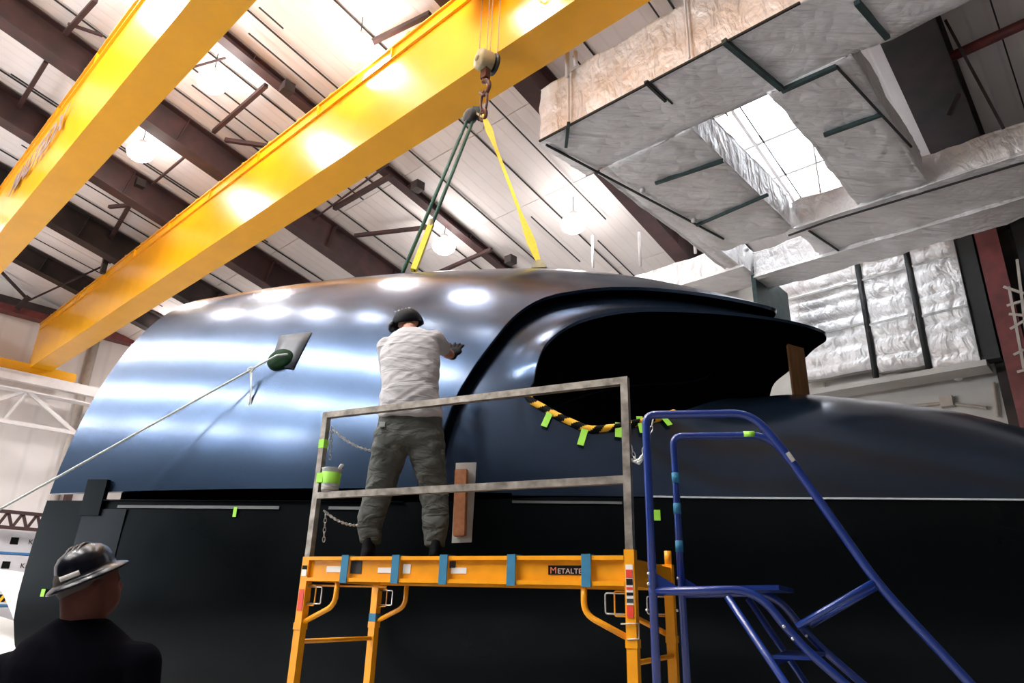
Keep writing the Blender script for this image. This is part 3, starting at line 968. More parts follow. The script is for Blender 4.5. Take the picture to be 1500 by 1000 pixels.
def duct(name, a0, a1, b0, b1, z0, z1, label, nx=None, seed=0, amp=0.035, parent=None):
    """Foil-wrapped rectangular duct, quilted with soft bulges between its bands."""
    t = thing(name, W((a0 + a1) / 2, (b0 + b1) / 2, z0), label, 'duct')
    bm = newbm()
    bmesh.ops.create_cube(bm, size=1.0)
    L = (abs(a1 - a0), abs(b1 - b0), abs(z1 - z0))
    bmesh.ops.subdivide_edges(bm, edges=bm.edges[:], cuts=40, use_grid_fill=True)
    for v in bm.verts:
        u = Vector(((v.co.x + .5) * L[0], (v.co.y + .5) * L[1], (v.co.z + .5) * L[2]))
        nrm = Vector((0, 0, 0))
        for k in range(3):
            d = min(u[k], L[k] - u[k])
            if d < 0.02:
                nrm[k] = -1 if u[k] < L[k] / 2 else 1
        ed = 1.0
        for k in range(3):
            if nrm[k] == 0:
                ed = min(ed, min(u[k], L[k] - u[k]) / 0.15)
        q = noise.noise(u * 1.3 + Vector((seed, 0, 0))) * amp + noise.noise(u * 4 + Vector((0, seed, 0))) * amp * .45 + noise.noise(Vector((u.x * 2.6 + seed, u.y * .5, u.z * .5))) * amp * .8
        sag = 0.03 * sin(min(1, ed) * pi / 2)
        if nrm.length > 0:
            u += nrm * (q + sag * (1 if nrm.z < 0 else .4))
        v.co = W(a0 + u.x, b0 + u.y, z0 + u.z)
    link('foil_wrap', bm, M['foil'], t, True)
    return t


zd = 8.70
d1 = duct('foil_duct', -4.0, 6.2, 7.18, 8.45, zd, 9.75, 'large foil-wrapped duct slanting up from beside the crane hook', seed=1)
d2 = duct('foil_duct', 4.15, 5.7, 8.47, 12.5, zd, 9.45, 'foil duct forming the left side of the skylight opening', seed=4)
d3 = duct('foil_duct', 1.75, 2.85, 8.47, 12.4, zd, 9.30, 'foil duct forming the right side of the skylight opening', seed=7)
d4 = duct('foil_duct', -4.0, 4.1, 12.55, 13.9, zd, 9.25, 'foil duct running right, just above the wall panels', seed=9)
d5 = duct('foil_duct', 5.62, 9.5, 13.5, 14.5, 8.72, 9.32, 'small white foil duct with square end above the hull crest', seed=12, amp=.02)
d6 = duct('foil_plenum', 0.3, 5.55, 13.95, 14.75, 8.62, 9.2, 'wide foil plenum box with dim underside above the wall panels', seed=15)
d7 = duct('foil_duct', 5.7, 6.0, 8.6, 13.4, 8.75, 9.35, 'narrow foil-clad duct strip left of the skylight opening', seed=17, amp=.02)
# bearing rods and strut channels beneath the ducts
for (par, p, q, m_, w) in ((d1, (790, 207), (1172, 4), 'dark', .03), (d1, (1060, 60), (1145, 130), 'teal', .07), (d1, (945, 120), (975, 148), 'dark', .04), (d1, (948, 118), (985, 152), 'dark', .02), (d1, (1255, 3), (1300, 55), 'teal', .07),
                           (d1, (833, 180), (829, 215), 'teal', .05), (d3, (1145, 133), (1225, 97), 'teal', .07), (d3, (1207, 198), (1290, 168), 'teal', .06), (d3, (1225, 97), (1335, 215), 'dark', .03), (d2, (800, 212), (1060, 350), 'dark', .03),
                           (d2, (960, 268), (1060, 235), 'teal', .06), (d7, (1020, 330), (1125, 285), 'teal', .05),
                           (d4, (1155, 345), (1210, 325), 'dark', .03), (d4, (1210, 325), (1500, 238), 'dark', .03), (d6, (1185, 338), (1245, 378), 'dark', .03), (d6, (1210, 376), (1262, 360), 'dark', .03)):
    P, Q = at_z(*p, zd - .06), at_z(*q, zd - .06)
    bm = newbm(); beam(bm, P, Q, w, w); link('support_channel', bm, M[m_], par)
for (p0, z1, cl_) in (((833, 180), 11.5, 'thin hanger rod at the left end of the large upper duct'), ((1010, 85), 11.6, 'thin hanger rod at the middle of the large upper duct'), ((1208, 322), 11.0, 'thin hanger rod at the lower corner of the skylight opening'), ((1160, 45), 11.4, 'thin hanger rod at the top edge of the picture on the upper duct')):
    P = at_z(*p0, zd)
    bm = newbm(); tube(bm, [P, Vector((P.x, P.y, z1))], .018, 6)
    tag(link('hanger_rod', bm, M['whitepaint']), cl_, 'rod', 'duct hanger rods')
for (x, y0, y1, b, cl_) in ((868, 392, 345, 13, 'white vertical rod over the hull crest nearest the yellow sling'), (936, 390, 340, 12.5, 'white vertical rod over the hull crest where the small duct begins'),
                            (1015, 372, 322, 13.0, 'white vertical rod in front of the brown rafter above the small duct'), (831, 112, 78, 7.05, 'longer white rod between crane girder and large duct'), (843, 96, 76, 7.05, 'shorter white rod between crane girder and large duct')):
    P, Q = on_plane(x, y0, B * b, B), on_plane(x, y1, B * b, B)
    bm = newbm(); tube(bm, [Vector((Q.x, Q.y, P.z)), Q], .035, 8)
    tag(link('white_drop_rod', bm, M['whitepaint'], smooth=True), cl_, 'rod', 'white vertical drop rods')
bm = newbm(); abox(bm, 5.58, 5.68, 14.0, 15.9, 7.5, 8.9); tag(link('green_panel_edge', bm, M['teal']), 'dark green sheet edge beside the leftmost foil wall panel', 'panel')
for p, cl_ in (((941, 278), 'small white cap on the duct edge, uppermost of three'), ((1016, 322), 'small white cap on the duct edge, middle of three'), ((1093, 365), 'small white cap on the duct edge, lowest of three')):
    P = at_z(*p, zd - .05)
    bm = newbm(); lathe(bm, P - Z * .05, Z, [(.03, 0), (.055, .02), (.05, .06), (.02, .09)], 12)
    tag(link('sprinkler_cap', bm, M['whitepaint'], smooth=True), cl_, 'cap', 'small white caps by the ducts')


# vertical foil panels on the wall, built of horizontal folds
def foil_panel(a0, a1, z0, z1, label, seed):
    t = thing('foil_wall_panel', W((a0 + a1) / 2, 16.3, z0), label, 'panel', 'foil wall panels')
    nx, nz = 14, 60
    rows = []
    random.seed(seed)
    folds = []
    z = 0
    while z < z1 - z0:
        h = random.uniform(.22, .5)
        folds.append((z, z + h)); z += h
    for j in range(nz + 1):
        zz_ = (z1 - z0) * j / nz
        f = next((f for f in folds if f[0] <= zz_ <= f[1]), folds[-1])
        u = (zz_ - f[0]) / (f[1] - f[0])
        bulge = 0.09 * sqrt(max(0, sin(pi * u)))
        row = []
        for i in range(nx + 1):
            s = i / nx
            edge = min(1, min(s, 1 - s) * 8)
            n_ = noise.noise(Vector((s * 3 + seed, zz_ * 2.2, 0))) * .05
            row.append(W(a0 + (a1 - a0) * s, 16.3 - (bulge + n_) * (0.5 + .5 * edge), z0 + zz_ + noise.noise(Vector((s * 3, zz_, seed))) * .04))
        rows.append(row)
    bm = newbm(); grid(bm, rows)
    o = link('foil_skin', bm, M['foil'], t, True)
    bm = newbm(); abox(bm, min(a0, a1), max(a0, a1), 16.36, 16.5, z0, z1); link('batt_core', bm, M['wallg'], t)
    for k in range(2):
        bm = newbm(); zz_ = z0 + (k + 1) * (z1 - z0) / 3
        beam(bm, W(a0, 16.18, zz_), W(a1, 16.18, zz_ + .02), .01, .05); link('tape_band', bm, M['silver'], t)
    return t


foil_panel(5.9, 4.06, 6.72, 9.9, 'creased foil wall panel left of the first black gap', 3)
foil_panel(3.94, 3.02, 6.60, 10.0, 'creased foil wall panel between the two black gaps', 5)
foil_panel(2.88, 2.02, 6.45, 10.1, 'creased foil wall panel right beside the red column casing', 8)
random.seed(11)
for a, l in ((4.0, 'black pipe in the left gap between foil panels'), (2.95, 'black pipe in the right gap between foil panels')):
    bm = newbm(); tube(bm, [W(a, 16.25, 6.5), W(a, 16.25, 9.7)], .065, 10)
    tag(link('black_riser', bm, M['dark'], smooth=True), l, 'pipe')
bm = newbm(); abox(bm, 1.9, 6.2, 16.05, 16.7, 6.30, 6.42); tag(link('panel_ledge', bm, M['wallg']), 'dim ledge under the foil wall panels', 'ledge')
for (p, q, l) in (((1290, 598), (1385, 590), 'thin grey conduit along the wall above the nose'), ((1385, 590), (1445, 597), 'thin grey conduit ending at a small box'), ((1208, 560), (1208, 575), 'short pipe standing behind the wood prop'), ((1455, 560), (1462, 610), 'thin vertical conduit near the red column')):
    bm = newbm(); tube(bm, [on_plane(*p, B * 16.9, B), on_plane(*q, B * 16.9, B)], .035, 8)
    tag(link('wall_conduit', bm, M['pvc']), l, 'conduit')
P = on_plane(1387, 588, B * 16.9, B)
bm = newbm(); box_ax(bm, P, A, B, Z, (-.12, -.1, -.12), (.12, .09, .12)); tag(link('junction_box', bm, M['pvc']), 'small grey junction box on the wall above the nose', 'box')
P = on_plane(1402, 549, B * 16.7, B)
bm = newbm(); lathe(bm, P, -B, [(.11, -.1), (.12, 0), (.06, .12), (.02, .14)], 14); tag(link('wall_lamp', bm, M['whitepaint'], smooth=True), 'small white lamp on the wall under the foil panels', 'lamp')

# ================================================================ HULL
AL = radians(10)
HE = Vector((cos(AL), -sin(AL), 0))
HN = Vector((sin(AL), cos(AL), 0))
HP = Vector((-4.22, 6.42, 0))
KS = 0.96
NN = 2.2
RZS = ([0, 1, 2, 3, 4, 5, 6, 7, 8, 9, 10], [3.875, 4.012, 4.096, 4.125, 4.107, 3.995, 3.737, 3.37, 2.9, 2.45, 2.0])
RZN = ([4.3, 4.8, 5.3, 5.8, 6.2, 6.5, 7, 7.5, 8, 8.5, 9, 9.5, 10, 11, 12], [4.08, 3.85, 3.3, 2.75, 2.50, 2.454, 2.49, 2.44, 2.365, 2.26, 2.07, 1.84, 1.63, 1.3, 1.0])


def scl(P):
    return CAM + (P - CAM) * KS


def rt_of(s):
    return 3.0 if s < 9 else 3.0 * sqrt(max(0.02, 1 - ((s - 9) / 3.4) ** 2))


def S(s, ph, rz, off=0.0, rt=None):
    rt = rt_of(s) if rt is None else rt
    c = abs(cos(ph)) ** (2 / NN) * (1 if cos(ph) >= 0 else -1)
    q = max(0, sin(ph)) ** (2 / NN)
    return scl(HP + HE * s + HN * (3.0 - (rt - off) * c) + Z * (1.5 + (rz - off) * q))


def outer(s, ph, off=0.0):
    return S(s, ph, itp(s, *RZS), off)


def nose(s, ph, off=0.127):
    return S(s, ph, itp(s, *RZN), off)


def seam_ph(rz, off, z=2.395):
    return asin(((z - 1.5) / (rz - off)) ** (NN / 2))


def hull_hit(x, y, off=0.0, fn=outer):
    """Where the sight line of a picture point meets the hull surface."""
    best = None
    d0 = ray(x, y).normalized()
    s0, s1, p0, p1 = -0.2, 9.0, 5.0, 88.0
    for it in range(5):
        for i in range(13):
            for j in range(13):
                s = s0 + (s1 - s0) * i / 12
                p = p0 + (p1 - p0) * j / 12
                P = fn(s, radians(p), off)
                v = P - CAM
                d = (v - d0 * v.dot(d0)).length
                if best is None or d < best[0]:
                    best = (d, s, p)
        ds, dp = (s1 - s0) / 5, (p1 - p0) / 5
        s0, s1, p0, p1 = best[1] - ds / 2, best[1] + ds / 2, best[2] - dp / 2, best[2] + dp / 2
    s, p = best[1], radians(best[2])
    P = fn(s, p, off)
    Nv = (fn(s + .01, p, off) - P).cross(fn(s, p + .01, off) - P).normalized()
    if Nv.dot(CAM - P) < 0:
        Nv = -Nv
    return P, Nv, s, p


GS = ([0, 11, 22, 28, 34, 40, 46, 50, 52, 55, 58, 61, 65, 70, 76, 90], [3.55, 3.6, 3.72, 3.86, 4.03, 4.2, 4.48, 4.88, 5.12, 5.55, 6.0, 6.45, 6.8, 6.95, 7.0, 7.02])
MS = ([0, 21, 25.5, 28, 34, 40, 46, 50, 53, 56, 60, 64, 70, 78, 90], [4.48, 4.46, 4.38, 4.42, 4.5, 4.75, 5.3, 5.88, 6.3, 6.64, 6.98, 7.25, 7.44, 7.53, 7.5])
MF = ([0, 21, 25.5, 34, 46, 52, 60, 64, 70, 80, 90], [4.48, 4.46, 4.38, 4.6, 5.9, 6.8, 7.22, 7.26, 7.27, 7.4, 7.5])


def sG(ph):
    d = degrees(ph)
    d = 180 - d if d > 90 else d
    return itp(d, *GS)


def sM(ph):
    d = degrees(ph)
    return itp(180 - d, *MF) if d > 90 else itp(d, *MS)


hull_roof = None
# --- raised roof shell
ROOF = thing('raised_hull_shell', scl(HP + HN * 3 + HE * 3.5 + Z * 2.4), 'dark glossy raised roof shell of the hull hanging in the slings', 'hull')
p0 = seam_ph(4.0, 0, 2.405)
NPH = 96
rows = []
for i in range(NPH + 1):
    ph = p0 + (pi - 2 * p0) * i / NPH
    rows.append([outer(sG(ph) * j / 60, ph) for j in range(61)])
bm = newbm(); grid(bm, rows)
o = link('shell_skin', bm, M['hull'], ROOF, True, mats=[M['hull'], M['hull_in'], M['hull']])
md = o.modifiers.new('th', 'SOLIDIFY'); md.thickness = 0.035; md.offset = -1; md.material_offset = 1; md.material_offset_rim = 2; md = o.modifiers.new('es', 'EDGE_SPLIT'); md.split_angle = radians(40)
SK_ROOF = o

# --- forward shell: hood band + nose in one skin
FORE = thing('nose_shell', scl(HP + HN * 3 + HE * 6.5 + Z * 2.3), 'dark nose shell with the wide flared hood opening', 'hull')
bm = newbm()
rows = []
for i in range(NPH + 1):
    ph = seam_ph(4.0, .13) + (pi - 2 * seam_ph(4.0, .13)) * i / NPH
    a, b = sG(ph) - 0.45, sM(ph)
    r = []
    for j in range(25):
        s = a + (b - a) * j / 24
        # the rim flares outward a little
        fl = 0.13 - 0.05 * max(0, (j - 16) / 8) ** 2 * (1 if degrees(ph) > 28 and degrees(ph) < 152 else 0)
        r.append(outer(s, ph, fl))
    rows.append(r)
grid(bm, rows)
o = link('hood_skin', bm, M['hull'], FORE, True, mats=[M['hull'], M['hull_in'], M['hull']])
md = o.modifiers.new('th', 'SOLIDIFY'); md.thickness = 0.03; md.offset = -1; md.material_offset = 1; md.material_offset_rim = 2; md = o.modifiers.new('es', 'EDGE_SPLIT'); md.split_angle = radians(40)

PE = ([4.35, 4.5, 4.7, 4.9, 5.1, 5.3, 5.5, 5.7, 5.9, 6.1, 6.3, 6.5, 6.7, 6.9], [25, 24, 22.6, 22, 23.8, 27, 31, 37, 44, 53, 62, 71, 80, 90])


def edge_ph(s):
    return radians(itp(s, *PE))


ss = [4.29 + .08 * i for i in range(34)] + [7.1 + .2 * i for i in range(27)]
rows_n, rows_f = [], []
for s in ss:
    rz = itp(s, *RZN)
    a, b = seam_ph(max(rz, 1.05), .13) if rz - .13 > .88 else pi / 2, edge_ph(s)
    a = min(a, b - .01)
    n_ = 40
    rows_n.append([nose(s, a + (b - a) * j / n_) for j in range(n_ + 1)])
    rows_f.append([nose(s, pi - a - (b - a) * j / n_) for j in range(n_ + 1)])
bm = newbm(); grid(bm, rows_n); grid(bm, rows_f)
bmesh.ops.remove_doubles(bm, verts=bm.verts, dist=0.002)
o = link('nose_skin', bm, M['hull'], FORE, True, mats=[M['hull'], M['hull_in'], M['hull']])
md = o.modifiers.new('th', 'SOLIDIFY'); md.thickness = 0.03; md.offset = -1; md.material_offset = 1; md.material_offset_rim = 2; md = o.modifiers.new('es', 'EDGE_SPLIT'); md.split_angle = radians(40)

# --- lower hull
LOW = thing('lower_hull', scl(HP + HN * 3 + HE * 5 + Z * 0.25), 'near-black lower hull below the long horizontal seam', 'hull')


def low_pt(s, z):
    k = min(1, max(0, (s - 3.2) / 1.4))
    k = k * k * (3 - 2 * k)
    off = .0 + .13 * k
    rz = itp(s, *RZS) if s < 4.3 else itp(s, *RZN)
    q = (z - 1.5) / (rz - off) if z > 1.5 else (1.5 - z) / 1.32
    q = min(.995, q)
    c = (1 - q ** NN) ** (1 / NN)
    rt = rt_of(s)
    return HN * (3 - (rt - off) * c), HN * (3 + (rt - off) * c)


rows = []
zs = [2.285, 2.2, 2.05, 1.9, 1.7, 1.5, 1.3, 1.1, .9, .7, .5, .35, .25, .2]
for i in range(81):
    s = 12.3 * i / 80
    kk = min(1, max(0, (s - 3.4) / 1.2))
    zq = [2.315 + .07 * kk] + zs[1:]
    nearp = [scl(HP + HE * s + low_pt(s, z)[0] + Z * z) for z in zq]
    farp = [scl(HP + HE * s + low_pt(s, z)[1] + Z * z) for z in zq[::-1]]
    rows.append(nearp + farp)
bm = newbm(); grid(bm, rows)
o = link('lower_skin', bm, M['hull_low'], LOW, True, mats=[M['hull_low'], M['hull_in'], M['hull_low']])
md = o.modifiers.new('th', 'SOLIDIFY'); md.thickness = 0.035; md.offset = -1; md.material_offset = 1; md.material_offset_rim = 2; md = o.modifiers.new('es', 'EDGE_SPLIT'); md.split_angle = radians(40)


def strip_on_low(s0, s1, z0, z1, m, name, n=40, lift=.006):
    rows = []
    for i in range(n + 1):
        s = s0 + (s1 - s0) * i / n
        r = []
        for z in (z0, z1):
            r.append(scl(HP + HE * s + low_pt(s, z)[0] - HN * lift + Z * z))
        rows.append(r)
    bm = newbm(); grid(bm, rows)
    o = link(name, bm, m, LOW)
    o.modifiers.new('th', 'SOLIDIFY').thickness = 0.006
    return o


strip_on_low(0.75, 2.3, 2.25, 2.275, M['strip_grey'], 'flange_edge_highlight')  # grey strips paint the light caught by the lower shell's top edge
strip_on_low(2.75, 3.1, 2.25, 2.275, M['strip_grey'], 'flange_edge_highlight')
strip_on_low(4.3, 5.2, 2.33, 2.35, M['strip_grey'], 'flange_edge_highlight')
strip_on_low(5.45, 9.2, 2.388, 2.402, M['strip'], 'seam_tape', 60, lift=.012)
# film masking sheet hanging on the lower hull behind the foreground man
for (s0, s1, z0, z1) in ((0.42, 0.85, 1.55, 2.24),):
    o = strip_on_low(s0, s1, z0, z1, M['film_low'], 'masking_film', 8, lift=.008)
# bracket bridging the seam gap
bm = newbm()
for (s0, s1, z0, z1) in ((.40, .60, 2.18, 2.50), (.60, 3.4, 2.316, 2.322)):
    c = []
    for z in (z0, z1):
        for (s, l) in ((s0, .03), (s1, .03), (s1, -.02), (s0, -.02)):
            c.append(scl(HP + HE * s + low_pt(s, min(z, 2.28))[0] - HN * l + Z * z))
    hexa(bm, c)
link('seam_bracket', bm, M['hull_low'], LOW)
# dark block added inside so the gap reads dark further along
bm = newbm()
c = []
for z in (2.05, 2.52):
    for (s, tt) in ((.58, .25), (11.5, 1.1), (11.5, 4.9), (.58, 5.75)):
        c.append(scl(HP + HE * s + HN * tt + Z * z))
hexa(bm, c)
link('gap_dark_block', bm, M['hull_in'], LOW)
for s in (1.2, 4.4, 7.8):
    P = scl(HP + HE * s + HN * 3 + Z * .2)
    bm = newbm(); box_ax(bm, Vector((P.x, P.y, 0)), HE, HN, Z, (-.15, -1.1, 0.005), (.15, 1.1, .27))
    tag(link('hull_cradle', bm, M['wood']), 'timber cradle block under the ' + {1.2: 'left end', 4.4: 'middle', 7.8: 'nose end'}[s] + ' of the lower hull', 'cradle', 'timber cradles under the hull')


# --- striped edge guard along the opening
def edge_pt(s, out=0.0):
    ph = edge_ph(s)
    return nose(s, ph, .13 - out)


gp = [outer(4.36, radians(25.5), .11)]
s = 4.42
while s < 5.72:
    gp.append(edge_pt(s, .012)); s += .06
EG = thing('edge_guard', gp[0], 'yellow and black striped foam tube on the lower lip of the opening', 'edge guard')
L = [0]
for a, b in zip(gp[:-1], gp[1:]):
    L.append(L[-1] + (b - a).length)


def along(d):
    d = max(0, min(L[-1], d))
    for i in range(len(L) - 1):
        if d <= L[i + 1]:
            return gp[i] + (gp[i + 1] - gp[i]) * ((d - L[i]) / max(1e-6, L[i + 1] - L[i]))
    return gp[-1]


NT, NR, R_ = 110, 14, .031
rings = []
x = Z
bmk, bmy = newbm(), newbm()
pts = [along(L[-1] * i / NT) for i in range(NT + 1)]
frames = []
for i, p in enumerate(pts):
    t_ = (pts[min(i + 1, NT)] - pts[max(i - 1, 0)]).normalized()
    x = (x - t_ * x.dot(t_)).normalized()
    y = t_.cross(x)
    frames.append([p + (x * cos(2 * pi * k / NR) + y * sin(2 * pi * k / NR)) * R_ for k in range(NR)])
for i in range(NT):
    for k in range(NR):
        u = (L[-1] * i / NT) / .16 + k / NR
        bmx = bmy if (u % 1.0) < .5 else bmk
        bmx.faces.new([bmx.verts.new(q) for q in (frames[i][k], frames[i][(k + 1) % NR], frames[i + 1][(k + 1) % NR], frames[i + 1][k])])
for bb, nm, mm in ((bmy, 'yellow_stripes', 'hazard_y'), (bmk, 'black_stripes', 'hazard_k')):
    bmesh.ops.remove_doubles(bb, verts=bb.verts, dist=.0005)
    link(nm, bb, M[mm], EG, True)
for nm, i in (('end_cap', 0), ('end_cap', NT)):
    bm = newbm(); bmesh.ops.create_uvsphere(bm, u_segments=12, v_segments=8, radius=R_, matrix=Matrix.Translation(pts[i])); link(nm, bm, M['hazard_y'], EG, True)


def patch(p1, p2, w, fn, off, name, m, label, cat, parent=None, lift=.012, group=None):
    """Strip of tape laid on the hull between two picture points."""
    A1, N1, _, _ = hull_hit(*p1, off, fn)
    A2, N2, _, _ = hull_hit(*p2, off, fn)
    d = (A2 - A1).normalized()
    n_ = 4
    rows = []
    for i in range(n_ + 1):
        P = A1 + (A2 - A1) * i / n_
        Nv = (N1 + (N2 - N1) * i / n_).normalized()
        sd = d.cross(Nv).normalized()
        rows.append([P + Nv * lift - sd * w / 2, P + Nv * lift + sd * w / 2])
    bm = newbm(); grid(bm, rows)
    o = link(name, bm, m, parent)
    o.modifiers.new('th', 'SOLIDIFY').thickness = .003
    if parent is None:
        tag(o, label, cat, group)
    return o


GT = 'green tape tabs holding the striped guard'
for (p, q, l) in (((808, 602), (797, 627), 'green tape tab under the left end of the striped guard'), ((858, 626), (850, 654), 'green tape tab hanging left of the steel post'),
                  ((905, 622), (905, 643), 'green tape tab just behind the steel post'), ((935, 613), (941, 637), 'green tape tab right of the steel post'), ((968, 612), (980, 626), 'green tape tab at the right end of the striped guard')):
    patch(p, q, .055, nose if p[0] > 820 else nose, .13, 'green_tape', M['green_tape'], l, 'tape', group=GT, lift=.03)


def low_hit(x, y):
    d = ray(x, y)
    best = None
    for i in range(400):
        s = -.5 + 10.0 * i / 400
        # plane of section s
        P = HP + HE * s
        P = scl(P)
        tt = (P - CAM).dot(HE) / d.dot(HE) if abs(d.dot(HE)) > 1e-6 else None
        if tt is None or tt < 0:
            continue
        Q = CAM + d * tt
        z = (Q.z - CAM.z) / KS + CAM.z
        if not (.2 < z < 2.32):
            continue
        R = scl(HP + HE * s + low_pt(s, z)[0] + Z * z)
        e_ = (R - Q).length
        if best is None or e_ < best[0]:
            best = (e_, R)
    return best[1]


for (x, y, w, h, l) in ((131, 737, .05, .09, 'small green tape tab on the seam at the left'), (346, 750, .03, .08, 'small green tape tab on the lower hull left of the scaffold'), (653, 743, .04, .07, 'small green tape tab beside the brown foam block'),
                        (966, 740, .05, .08, 'small green tape tab under the white seam line by the ladder'), (66, 868, .035, .06, 'tiny green tape tab low on the hull left edge'), (1222, 1010, .04, .06, 'green tape tab low behind the ladder')):
    P = low_hit(x, y) if y < 990 else None
    if P is None:
        continue
    bm = newbm(); box_ax(bm, P - HN * .012, HE, HN, Z, (-w / 2, -.002, -h / 2), (w / 2, .002, h / 2))
    tag(link('green_tape_tab', bm, M['green_tape']), l, 'tape', 'green tape tabs along the seam')

# film rectangle, porthole plug and rope
fc = [hull_hit(x, y)[0] + hull_hit(x, y)[1] * .008 for x, y in ((411, 492), (457, 487), (430, 541), (395, 535))]
rows = []
for j in range(7):
    l_, r_ = fc[0] + (fc[3] - fc[0]) * j / 6, fc[1] + (fc[2] - fc[1]) * j / 6
    rw = []
    for i in range(5):
        P = l_ + (r_ - l_) * i / 4
        rw.append(P)
    rows.append(rw)
# re-seat on the hull surface
pix = [(411, 492), (457, 487), (430, 541), (395, 535)]
rows = []
for j in range(5):
    rw = []
    for i in range(4):
        u, v = i / 3, j / 4
        x = (pix[0][0] * (1 - u) + pix[1][0] * u) * (1 - v) + (pix[3][0] * (1 - u) + pix[2][0] * u) * v
        y = (pix[0][1] * (1 - u) + pix[1][1] * u) * (1 - v) + (pix[3][1] * (1 - u) + pix[2][1] * u) * v
        P, Nv, _, _ = hull_hit(x, y)
        rw.append(P + Nv * .008)
    rows.append(rw)
bm = newbm(); grid(bm, rows)
o = link('masking_sheet', bm, M['film'], smooth=True); o.modifiers.new('th', 'SOLIDIFY').thickness = .003
tag(o, 'slanted grey masking sheet around the round port', 'sheet')
PC, PN, _, _ = hull_hit(411, 527)
t = thing('port_plug', PC, 'dark green round plug in the port where the tag line leaves', 'plug')
bm = newbm(); lathe(bm, PC - PN * .02, PN, [(.125, 0), (.128, .03), (.112, .055), (.03, .06)], 24); link('plug_disc', bm, M['greenfoam'], t, True)
RE = at_z(-900, 1245, .06)
R0 = PC + PN * .07
kn = R0 + (RE - R0).normalized() * 0.28
t = thing('tag_line', R0, 'pale grey tag line rope running from the port down to the left', 'rope')
bm = newbm(); tube(bm, [R0 + HE * .10 + Z * .004, R0 + HE * .03, R0, kn, RE], .010, 8); link('main_line', bm, M['rope'], t, True)
bm = newbm()
kt = [kn + Vector((cos(q) * .022, 0.004 * sin(3 * q), sin(q) * .022)) for q in [2 * pi * k / 12 for k in range(12)]]
tube(bm, kt, .009, 6, closed=True); link('knot', bm, M['rope'], t, True)
e1 = on_plane(361, 624, kn, HN)
bm = newbm(); tube(bm, [kn, kn + (e1 - kn) * .35 + Vector((.02, 0, 0)), kn + (e1 - kn) * .7 + Vector((.005, 0, 0)), e1], .008, 8); link('loose_tail', bm, M['rope'], t, True)
bm = newbm(); tube(bm, [e1, e1 - Z * .01 + HE * .015, e1 + (kn - e1) * .35 + HE * .03, kn + HE * .015], .005, 6); link('loose_tail', bm, M['rope'], t, True)
bm = newbm(); lathe(bm, Vector((RE.x, RE.y, 0)), Z, [(.25, 0), (.25, .03), (.05, .05), (.04, .3), (.08, .32), (.08, .36)], 20)
tag(link('rope_anchor', bm, M['dark'], smooth=True), 'dark floor anchor holding the tag line, outside the frame', 'anchor')

# wood prop between the nose and the hood, tape inside the hood
PB, _, _, _ = hull_hit(1170, 582, .13, nose)
wp = nose(7.0, radians(78))
top = on_plane(1168, 486, wp, HE)
wpx = on_plane(1171, 560, nose(7.15, radians(86)), HN)
bm = newbm(); box_ax(bm, Vector((wpx.x, wpx.y, 0)), HE, HN, Z, (-.085, -.045, wpx.z - .35), (.085, .045, wpx.z + .72))
tag(link('wood_prop', bm, M['wood']), 'bare lumber prop between the nose deck and the hood', 'prop')
P = on_plane(992, 484, outer(6.3, radians(120), .2), HN)
bm = newbm(); box_ax(bm, P, HE, HN, Z, (-.05, -.004, -.09), (.05, .004, .08)); tag(link('inside_tape', bm, M['greenfoam']), 'dim green tape hanging inside the hood opening', 'tape')

# ---------------------------------------------------------------- slings
ring = hk - Z * 1.10
HEADG = on_plane(692, 168, ring, B)
t = thing('green_sling', HEADG, 'dark green twin chain sling running down left from the hook', 'sling')
fg = outer(2.55, radians(83)) + Z * .04
fg_px = on_plane(590, 399, fg, HN)
fg2 = on_plane(606, 396, fg, HN)
for q, off_ in ((fg_px, -.045), (fg2, .045)):
    bm = newbm(); s0 = HEADG + RT * off_
    tube(bm, [s0, s0 + (q - s0) * .5, q], .027, 8); link('sling_leg', bm, M['sling_green'], t, True)
mid = HEADG + (fg2 - HEADG) * .74
bm = newbm(); tube(bm, [mid, fg2], .028, 4, radii=[.035, .04]); link('lower_strap', bm, M['sling_yellow'], t)
bm = newbm(); lathe(bm, mid - Z * .05, Z, [(.03, 0), (.045, .03), (.04, .12), (.02, .14)], 10); link('coupling', bm, M['cream'], t, True)
hd = (fg_px - HEADG).normalized()
bm = newbm(); lathe(bm, HEADG - B * .09 + hd * .05, B, [(.06, 0), (.115, .01), (.12, .08), (.10, .14), (.05, .16)], 16); link('hoist_body', bm, M['dark'], t, True)
bm = newbm(); box_ax(bm, HEADG, RT, B, Z, (.05, -.07, -.08), (.17, .07, .12)); link('gear_case', bm, M['teal'], t)
bm = newbm(); beam(bm, HEADG + Z * .08, ring + Z * .02, .03, .05, up=B); link('top_hook', bm, M['cream'], t)
bm = newbm(); tube(bm, [HEADG + RT * .1, HEADG + RT * .20 - UP * .10, HEADG + RT * .17 - UP * .22], .012, 6); link('lever', bm, M['cream'], t, True)
